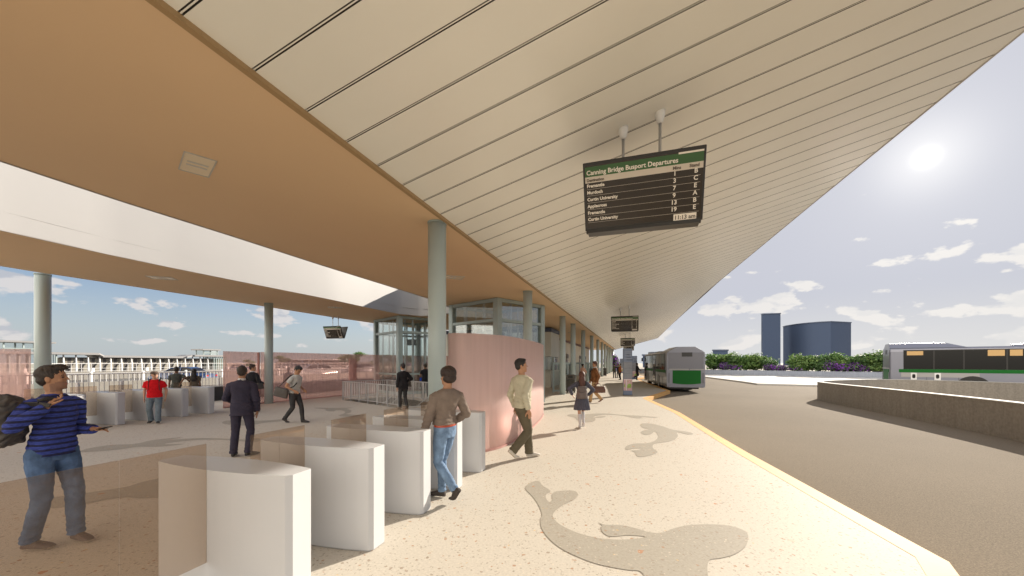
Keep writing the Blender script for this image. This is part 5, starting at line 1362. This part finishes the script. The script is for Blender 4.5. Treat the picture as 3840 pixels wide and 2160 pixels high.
        for i, sd in ((0, -1), (1, 1)):
            e, w = el_[i], hw_[i]; s0 = shd[i]-xa*sd*.03
            if sleeve == 'long':
                chain(bm, [s0, shd[i]+xa*sd*.008-UP*.01, shd[i].lerp(e, .5), e], [.052+gr, .053+gr, .047+gr, .041+gr], 14)
                chain(bm, [e, e.lerp(w, .4), e.lerp(w, .96)], [.042+gr, .037+gr, .029+gr], 14, round_=(True, False))
            elif sleeve == 'short': chain(bm, [s0, shd[i]+xa*sd*.008-UP*.01, shd[i].lerp(e, .62)], [.052+gr, .055+gr, .056+gr], 14, round_=(True, False))
        if top == 'hoodie': loft(bm, [(spine(.50)+V((0, -.05, 0)), X, Y, .105, .06), (spine(.54)+V((0, -.06, 0)), X, Y, .09, .055), (spine(.57)+V((0, -.05, 0)), X, Y, .06, .045)], 14)
        if top == 'jacket': chain(bm, [spine(.52)+V((-.06, -.03, 0)), spine(.545)+V((0, -.066, 0)), spine(.52)+V((.06, -.03, 0))], [.022, .022, .022], 8)
        es = el_
        def dst(co):
            w = .007*sum(math.exp(-((co-q).length/.09)**2)*math.sin((co-q).length*130) for q in es)
            return w+.004*math.exp(-((co.z-P.z-.12)/.08)**2)*math.sin(co.z*110+co.x*14)
        union({'shirt': 'shirt', 'sweater': 'sweater', 'jacket': 'jacket', 'hoodie': 'hoodie'}[top], bm, vox, topc, c, 2, wr=wr, wsc=(9, 9, 16), seed=h*5+y, disp=dst)
    if under:
        bm = bmesh.new(); loft(bm, [(spine(.50)+V((0, -.012, 0)), X, Y, .078, .072), (spine(.552)+V((0, -.014, 0)), X, Y, .064, .066), (spine(.575)+V((0, -.014, 0)), X, Y, .060, .062)], 18); union('shirt_collar', bm, vox, under, c, 1)
    if belt:
        bm = bmesh.new(); loft(bm, [(P+UP*.045, X, Y, .170+.012, .126), (P+UP*.085, X, Y, .160+.012, .122)], 24); union('belt', bm, max(.006, vox*.8), belt, c, 1)
    # shoes
    if shoe and leg != 'none':
        for i in (0, 1):
            ball, td, hd_, u2, an = ft[i]; sx_ = td.cross(UP).normalized(); bm = bmesh.new()
            ln = ball; heel = ball+hd_*.165
            ry_ = lambda p, up, w, hh: (p+up*hh, sx_, up, w, hh)
            rings = [ry_(heel+hd_*.01, u2, .022, .022), ry_(heel-hd_*.015, u2, .036, .040), ry_(heel-hd_*.06, u2, .038, .046), ry_(ball+hd_*.05, u2, .041, .036), ry_(ball, (u2+UP).normalized(), .046, .028), ry_(ball+td*.045, UP, .044, .021), ry_(ball+td*.08, UP, .030, .014)]
            loft(bm, rings, 14, 2.8)
            if leg == 'jeans' or True: chain(bm, [heel-hd_*.045+u2*.05, an+(knees[i]-an).normalized()*.03], [.040, .038], 12, round_=(False, False))
            ms_ = [shoe, sole or shoe]
            union('shoe', bm, max(vox*.8, .006), ms_, c, 1, matfn=(lambda co, b=ball, u=u2, t=td: 1 if (co-b).dot(u) < .012 or ((co-b).dot(t) > .06 and co.z-b.z < .016) else 0) if sole else None)
    c['_'] = 0; del c['_']
    return c, dict(P=P, spine=spine, sh=shd, el=el_, w=hw_, hv=hv, ft=ft, knees=knees)
def prop(root, name, label, cat, group=None):
    c = empty(name, root.location, root.rotation_euler.z, label, cat, group); c.scale = root.scale; return c
def strap(parent, pts, w, mt, th=.006, name='strap'):
    m = MB(); pts = [V(p) for p in pts]
    for a, b in zip(pts, pts[1:]): m.bar(a, b, w, th, up=(b-a).cross(V((0, 1, 0))).cross(b-a) if abs((b-a).normalized().z) < .9 else (1, 0, 0))
    return m.build(name, mt, parent)
def bag_union(name, mt, parent, lofts, vox=.009, wr=.008, sm=3, ells=()):
    bm = bmesh.new()
    for l in lofts: loft(bm, l, 20, 3.2)
    for e in ells: ell(bm, *e)
    return union(name, bm, vox, mt, parent, sm, wr=wr, wsc=(11, 11, 16))

C_blue = stripe_mat('cloth_blue_stripe', (.045, .07, .34), (.018, .02, .07), 6.2, .66)
C_jean = cloth('denim', (.085, .14, .25), .45, 7); C_jeanl = cloth('light_denim', (.16, .24, .36), .4, 8)
C_navy = cloth('navy_suit', (.047, .042, .066), .10); C_blk = cloth('black_suit', (.022, .022, .026), .15); C_dgrey = cloth('dark_grey', (.05, .05, .052), .15)
C_taupe = cloth('taupe_knit', (.20, .155, .125), .12, 14); C_beige = cloth('beige_knit', (.50, .46, .34), .08, 14); C_olive = cloth('olive_trousers', (.125, .105, .07), .12)
C_red = cloth('red_hoodie', (.66, .010, .016), .12); C_gj = cloth('grey_joggers', (.16, .20, .23), .2); C_gt = cloth('grey_tshirt', (.46, .46, .44), .10)
C_bk2 = cloth('black_tee', (.015, .015, .018)); C_pinkt = cloth('pink_blouse', (.66, .38, .28)); C_brn = cloth('brown_jacket', (.20, .085, .035), .15); C_tan = cloth('tan_trousers', (.50, .33, .17))
C_sch = cloth('school_blue_grey', (.09, .09, .118), .1); C_wht = cloth('white_cotton', (.62, .60, .60), .05); C_rust = cloth('rust_coat', (.32, .11, .04)); C_olv = cloth('olive_top', (.10, .10, .07), .2)
L_blk = mat('leather_black', (.025, .022, .02), .45, var=.2); L_brn = mat('leather_brown', (.13, .06, .04), .5, var=.25, bump=.2, bscale=60); L_red = mat('belt_red', (.42, .06, .02), .4)
S_tau = mat('sneaker_taupe', (.12, .085, .075), .7, var=.2); S_sole = mat('sole_cream', (.50, .42, .33), .6); S_wh = mat('sneaker_white', (.55, .50, .43), .6, var=.06); B_bag = mat('bag_charcoal', (.065, .055, .048), .6, var=.2, bump=.3, bscale=30)

# --- man in the blue striped sweater, bag over his shoulder, phone in the other hand
r, J = person('man in a blue striped sweater and jeans, dark bag over his shoulder, looking right', -4.43, 3.68, -10, 1.735, L_=(-.10, .15, 0, 0, -4), R_=(.13, -.03, 0, 0, 18), twist=-4, lean=.02,
              hr=(.15, .19, 1.35), er=(.55, -1, -.35), hl=(-.165, .24, 1.10), el=(-.15, -1, -.2), head=(44, -4), skin='olive', hair='quiff', hairc=(.035, .024, .017), top='sweater', topc=C_blue, hem=-.05, fat=.98, sw=.90, tw=.87,
              leg='jeans', legc=C_jean, legr=.9, shoe=S_tau, sole=S_sole, vox=.006, beard=True, hc=(.38, .75), hn=((0, .4, .9), (.6, -.3, .7)), hd=((.1, 1, .05), (-.55, .1, .8)), wr=.007)
b = prop(r, 'shoulder_bag', 'dark grey soft bag slung over the shoulder of the blue sweater man', 'bag')
w = J['w'][1]
q = V((.26, -.28, 1.25)); XA, YA, ZA = V((1, 0, 0)), V((0, 1, 0)), V((0, 0, 1))
bag_union('bag_body', B_bag, b, [[(q+V((.02, -.02, -.26)), XA, YA, .10, .20), (q+V((.0, 0, -.22)), XA, YA, .13, .27), (q, XA, YA, .15, .32), (q+V((0, .02, .14)), XA, YA, .13, .29), (q+V((0, .05, .22)), XA, YA, .06, .20)]], wr=.028, sm=2)
strap(b, [w+V((.01, .06, .02)), w+V((.04, -.02, .035)), w+V((.06, -.14, .03)), q+V((.02, .10, .20))], .035, L_blk, .012)
m = MB(); m.tube([w+V((-.06, .02, .075)), w+V((.0, .01, .08)), w+V((.06, .0, .07))], [.012, .02, .012], 10); m.build('strap_grip', L_blk, b)
ph = prop(r, 'mobile_phone', 'thin dark mobile phone in the left hand of the blue sweater man', 'phone')
w = J['w'][0]; m = MB(); m.box(w+V((.01, .135, .010)), (.072, .145, .008), M=Matrix.Rotation(R(14), 3, 'X')); m.bevel(.003, 1); m.build('phone_body', M_black, ph)

# --- young man walking left past the gates
r, J = person('walker in taupe sweater, light jeans and red belt, seen from behind beside the gates', -.85, 4.86, 152, 1.70, L_=(-.07, -.29, .035, 52, -8), R_=(.06, .13, 0, 0, 12), lean=-.035, twist=-22,
              hl=(-.24, .19, .83), el=(-.6, -.8, 0), hr=(.225, .06, .98), er=(.45, -1, 0), head=(-16, 2), skin='tan', hair='full', hairc=(.03, .016, .011), top='sweater', topc=C_taupe, hem=.075, fat=.93,
              leg='jeans', legc=C_jeanl, legr=.35, shoe=cloth('shoe_dark_grey', (.06, .05, .045)), sole=None, belt=L_red, vox=.0068, hc=(.55, .6), hn=((-1, 0, 0), (1, 0, 0)))
# --- man in the beige sweater
r, J = person('man in beige sweater and olive trousers striding right past the pink screen', .18, 6.93, 22, 1.845, L_=(-.08, .20, 0, 0, 0), R_=(.06, -.26, .03, 44, 0), twist=20, lean=.0,
              hr=(.235, .02, .87), er=(.5, -.9, 0), hl=(-.25, -.02, .86), el=(-.5, -.8, 0), head=(-14, -3), skin='olive', hair='short', hairc=(.018, .014, .012), top='sweater', topc=C_beige, hem=-.03, fat=1.0,
              leg='trousers', legc=C_olive, legr=1.5, shoe=S_wh, sole=S_sole, vox=.0068, hc=(.4, .45), hn=((-1, 0, 0), (1, .2, 0)))
# --- man in the navy suit
r, J = person('man in a navy suit seen from behind, standing beyond the second gate', -5.06, 7.15, 108, 1.69, L_=(-.13, -.02, 0, 0, 5), R_=(.13, -.02, 0, 0, -48), lean=.01,
              hl=(-.16, .26, 1.02), el=(-.9, -.6, -.3), hr=(.235, .07, .86), er=(.6, -.8, 0), head=(10, 4), skin='tan', hair='short', hairc=(.035, .024, .017), top='jacket', topc=C_navy, hem=-.14, sw=1.04, fat=1.05,
              leg='trousers', legc=C_navy, legr=1.0, shoe=L_blk, under=C_wht, vox=.0075, hc=(.5, .55))
# --- woman in black with a handbag
r, J = person('woman in black suit with hair bun and grey bag, beside the navy suit man', -9.12, 13.4, 82, 1.68, L_=(-.08, 0, 0, 0, 0), R_=(.08, .05, 0, 0, -10), head=(-48, 2), hr=(.20, .26, 1.05), er=(.5, -1, -.2), hl=(-.2, .2, 1.0),
              skin='olive', hair='bun', hairc=(.04, .018, .012), top='jacket', topc=C_blk, hem=-.13, sw=.88, fat=.9, leg='trousers', legc=C_blk, legr=.6, shoe=L_blk, under=C_wht, vox=.010)
b = prop(r, 'handbag', 'dark grey handbag on the shoulder of the woman in black by the column', 'bag')
bag_union('bag_body', B_bag, b, [[(V((.29, .02, .86)), XA, YA, .05, .17), (V((.29, .02, .95)), XA, YA, .055, .16), (V((.28, .02, 1.08)), XA, YA, .035, .12)]], wr=.004)
strap(b, [(.28, .10, 1.05), (.23, .07, 1.2), (.19, .05, 1.44), (.18, -.04, 1.44), (.25, -.08, 1.2), (.28, -.07, 1.05)], .02, L_blk)
# --- man with messenger bag
r, J = person('man in grey T-shirt with black messenger bag walking right, head bowed', -6.3, 11.05, -6, 1.70, L_=(-.07, .24, 0, 0, 0), R_=(.07, -.30, .01, 32, 0), lean=.07, head=(-8, 34), hr=(.21, .13, .98), er=(.4, -1, 0), hl=(-.2, .16, .98),
              skin='tan', hair='quiff', hairc=(.014, .012, .012), top='shirt', topc=C_gt, sleeve='short', hem=-.02, leg='trousers', legc=C_dgrey, legr=.5, shoe=L_blk, vox=.009, fat=1.05)
b = prop(r, 'messenger_bag', 'black messenger bag hanging behind the hip of the grey T-shirt man', 'bag')
q = V((.24, -.24, .93))
TL = Matrix.Rotation(R(-14), 3, 'X')
bag_union('bag_body', B_bag, b, [[(q+TL @ V((0, 0, -.14)), XA, TL @ YA, .055, .22), (q, XA, TL @ YA, .065, .22), (q+TL @ V((0, 0, .13)), XA, TL @ YA, .05, .20)]], wr=.006)
strap(b, [q+V((0, -.1, .14)), (.23, -.20, 1.2), (.02, -.13, 1.40), (-.10, -.02, 1.47), (-.10, .10, 1.42), (.05, .17, 1.25), (.2, .12, 1.1), q+V((0, .17, .10))], .035, L_blk)
# --- woman by the stair railing
r, J = person('woman in a black suit with topknot walking beside the stair railing, shoulder bag', -4.02, 14.1, 128, 1.72, L_=(-.08, .12, 0, 0, 0), R_=(.08, -.20, .01, 25, 0), lean=-.03, leanx=-.03, head=(15, 6), hl=(-.22, .04, .84), hr=(.22, .20, 1.05), er=(.9, -.8, 0),
              skin='olive', hair='bun', hairc=(.02, .012, .012), top='jacket', topc=C_blk, hem=-.13, sw=.88, fat=.88, leg='trousers', legc=C_dgrey, legr=.5, shoe=L_blk, under=C_wht, vox=.010)
b = prop(r, 'handbag', 'black handbag on the arm of the woman walking by the railing', 'bag')
bag_union('bag_body', B_bag, b, [[(V((.27, .06, .86)), XA, YA, .05, .15), (V((.27, .06, 1.06)), XA, YA, .035, .11)]], wr=.004)
strap(b, [(.26, .13, 1.03), (.22, .08, 1.25), (.18, .03, 1.43), (.2, -.05, 1.3), (.25, -.02, 1.05)], .02, L_blk)
# --- man in black T-shirt beyond the railing
r, J = person('man in black T-shirt standing beyond the stair railing, blue cloth on his forearm', -4.22, 18.6, 118, 1.72, head=(0, 0), hl=(-.2, .16, 1.0), hr=(.2, .2, 1.0), L_=(-.09, .1, 0, 0, 0), R_=(.09, -.1, 0, 0, 0), skin='brown', hair='short', topc=C_bk2, sleeve='short', hem=-.05, legc=C_blk, shoe=L_blk, vox=.011)
b = prop(r, 'folded_cloth', 'blue folded jacket over the forearm of the man in black T-shirt', 'jacket')
bag_union('cloth_body', cloth('bright_blue', (.03, .09, .5)), b, [[(J['w'][0]+V((0, -.05, -.12)), XA, YA, .05, .06), (J['w'][0]+V((0, -.06, .03)), XA, YA, .045, .07)]], wr=.008)
# --- boy in the red hoodie
r, J = person('boy in red hoodie, flat cap and grey joggers walking in front of the far gates', -10.32, 11.02, -56, 1.50, L_=(-.10, .13, 0, 0, 8), R_=(.10, -.10, 0, 8, -12), head=(32, 4), hl=(-.26, .0, .86), hr=(.24, .0, .86), el=(-.8, -.7, 0), skin='fair', hair='cap', cap=cloth('cap_brown', (.13, .095, .075)), hairc=(.14, .07, .04), top='hoodie', topc=C_red, sleeve='short', hem=-.06, fat=1.1,
              legc=C_gj, legr=1.4, shoe=C_dgrey, sole=S_sole, vox=.009, sx=1.08)
b = prop(r, 'backpack', 'dark grey backpack worn by the boy in the red hoodie', 'backpack')
bag_union('bag_body', B_bag, b, [[(V((0, -.20, 1.02)), XA, YA, .13, .07), (V((0, -.21, 1.25)), XA, YA, .14, .09), (V((0, -.19, 1.42)), XA, YA, .10, .06)]], wr=.005)
for sd in (-1, 1): strap(b, [(sd*.11, -.15, 1.4), (sd*.115, -.04, 1.485), (sd*.12, .09, 1.42), (sd*.125, .14, 1.28), (sd*.13, .12, 1.12), (sd*.145, -.02, 1.02)], .04, C_dgrey, .012)
# --- embracing couple
r, J = person('man of the embracing couple in grey T-shirt, seen from behind over the far gates', -12.62, 14.35, 122, 1.60, hr=(.44, .0, 1.08), er=(.6, -.8, -.4), hl=(-.24, .05, .84), skin='brown', topc=cloth('tee_grey_green', (.075, .08, .072)), sleeve='short', hem=-.06, legc=C_dgrey, shoe=L_blk, vox=.011, sw=1.05)
r, J = person('woman of the embracing couple with long dark hair, seen from behind', -12.12, 14.55, 122, 1.52, hl=(-.44, -.16, 1.10), el=(-.6, -.8, -.2), hr=(.22, .05, .84), skin='brown', hair='long', hairc=(.015, .011, .01), topc=cloth('tee_khaki', (.12, .10, .075)), sleeve='short', hem=-.06, legc=C_dgrey, shoe=L_blk, vox=.011, sw=.9)
# --- figure behind the mesh
person('person in dark clothes standing behind the long pink mesh screen', -11.25, 19.2, 140, 1.50, skin='brown', topc=C_dgrey, legc=C_dgrey, shoe=L_blk, vox=.013, top='jacket', hem=-.12)

# --- platform people
r, J = person('schoolgirl with long brown hair in grey skirt and white knee socks, seen from behind', 1.86, 10.15, 86, 1.52, L_=(-.05, .06, 0, 0, 0), R_=(.055, -.10, .03, 48, 8), hl=(-.28, .10, 1.02), el=(-1, -.4, .1), hr=(.20, .15, 1.0), er=(1.2, -.35, .1), head=(-8, 0), skin='fair', hair='long', hairc=(.10, .04, .028),
              top='sweater', topc=C_sch, hem=.02, sw=.86, fat=.9, leg='skirt', legc=C_sch, shoe=C_wht, vox=.009)
b = prop(r, 'backpack', 'grey-brown backpack on the schoolgirl with long hair', 'backpack')
bag_union('bag_body', mat('backpack_taupe', (.13, .105, .10), .7, var=.1), b, [[(V((-.02, -.23, .93)), XA, YA, .155, .09), (V((-.02, -.235, 1.12)), XA, YA, .155, .10), (V((-.02, -.22, 1.30)), XA, YA, .12, .07)], [(V((-.02, -.33, .96)), XA, YA, .12, .035), (V((-.02, -.33, 1.12)), XA, YA, .12, .035)]], wr=.004)
for sd in (-1, 1): strap(b, [(sd*.10, -.16, 1.3), (sd*.11, -.06, 1.46), (sd*.12, .1, 1.35), (sd*.13, .1, 1.1), (sd*.13, -.12, .95)], .04, C_dgrey, .01)
r, J = person('man in brown jacket and tan trousers striding left with a duffel bag', 3.62, 16.6, 172, 1.84, L_=(-.08, .23, 0, 0, 0), R_=(.07, -.30, .02, 38, 0), hl=(-.23, -.04, .86), hr=(.22, .18, .88), head=(4, 3), skin='tan', hairc=(.08, .03, .018), top='jacket', topc=C_brn, hem=-.14, legc=C_tan, legr=1.2, shoe=L_brn, under=C_wht, vox=.010, twist=8, fat=1.05)
b = prop(r, 'duffel_bag', 'brown leather duffel bag carried by the man in the brown jacket', 'bag')
q = V((-.27, -.10, .58))
bag_union('bag_body', L_brn, b, [[(q+V((0, 0, -.14)), XA, YA, .10, .29), (q, XA, YA, .125, .29), (q+V((0, 0, .12)), XA, YA, .08, .25)]], wr=.006)
strap(b, [q+V((0, -.12, .12)), q+V((.02, -.06, .22)), q+V((.03, .05, .23)), q+V((0, .12, .12))], .025, L_brn, .012, 'handle')
person('woman in pink blouse with dark low bun, standing behind the slatted bin', 5.25, 28.3, 50, 1.66, head=(-25, 0), hr=(.1, .28, 1.05), er=(.8, -.6, -.3), hl=(-.1, .28, 1.05), skin='tan', hair='lowbun', hairc=(.02, .013, .01), topc=C_pinkt, top='shirt', legc=C_dgrey, shoe=L_blk, vox=.012, sw=.88)
person('man in dark clothes sitting on the bench behind the bin', 3.68, 25.85, -5, 1.74, L_=(-.1, .42, 0, 0, 0), R_=(.1, .42, 0, 0, 0), seated=.58, hl=(-.15, .35, .72), hr=(.15, .35, .72), skin='tan', topc=C_dgrey, top='jacket', hem=-.04, legc=C_blk, shoe=L_blk, vox=.012, head=(0, 4))
person('person in dark jacket, left of two people hugging far along the platform', 11.55, 43.0, 95, 1.62, hr=(.35, .25, 1.25), er=(1, 0, 0), skin='tan', topc=C_olv, legc=C_dgrey, shoe=L_blk, vox=.014, L_=(-.12, 0, 0, 0, 0), R_=(.12, 0, 0, 0, 0))
person('person with raised arms, right of two people hugging far along the platform', 12.0, 43.1, 150, 1.60, hl=(-.3, .3, 1.3), hr=(.1, .35, 1.35), skin='tan', topc=C_blk, legc=C_dgrey, shoe=L_blk, vox=.014, L_=(-.14, .1, 0, 0, 0), R_=(.14, -.1, 0, 0, 0), top='jacket', hem=-.1)
person('person in rust coat half hidden behind the nearest totem', 10.95, 38.6, 150, 1.66, skin='tan', topc=C_rust, top='jacket', hem=-.14, legc=C_blk, shoe=L_blk, vox=.014)
person('woman in dark coat walking between the totem and the bus', 12.32, 37.6, 5, 1.72, L_=(-.08, .02, 0, 0, 0), R_=(.08, -.42, .22, 70, 0), hr=(.2, .3, 1.0), skin='brown', hair='full', topc=C_blk, top='jacket', hem=-.34 if False else -.14, legc=C_blk, shoe=L_blk, vox=.014, sw=.88)
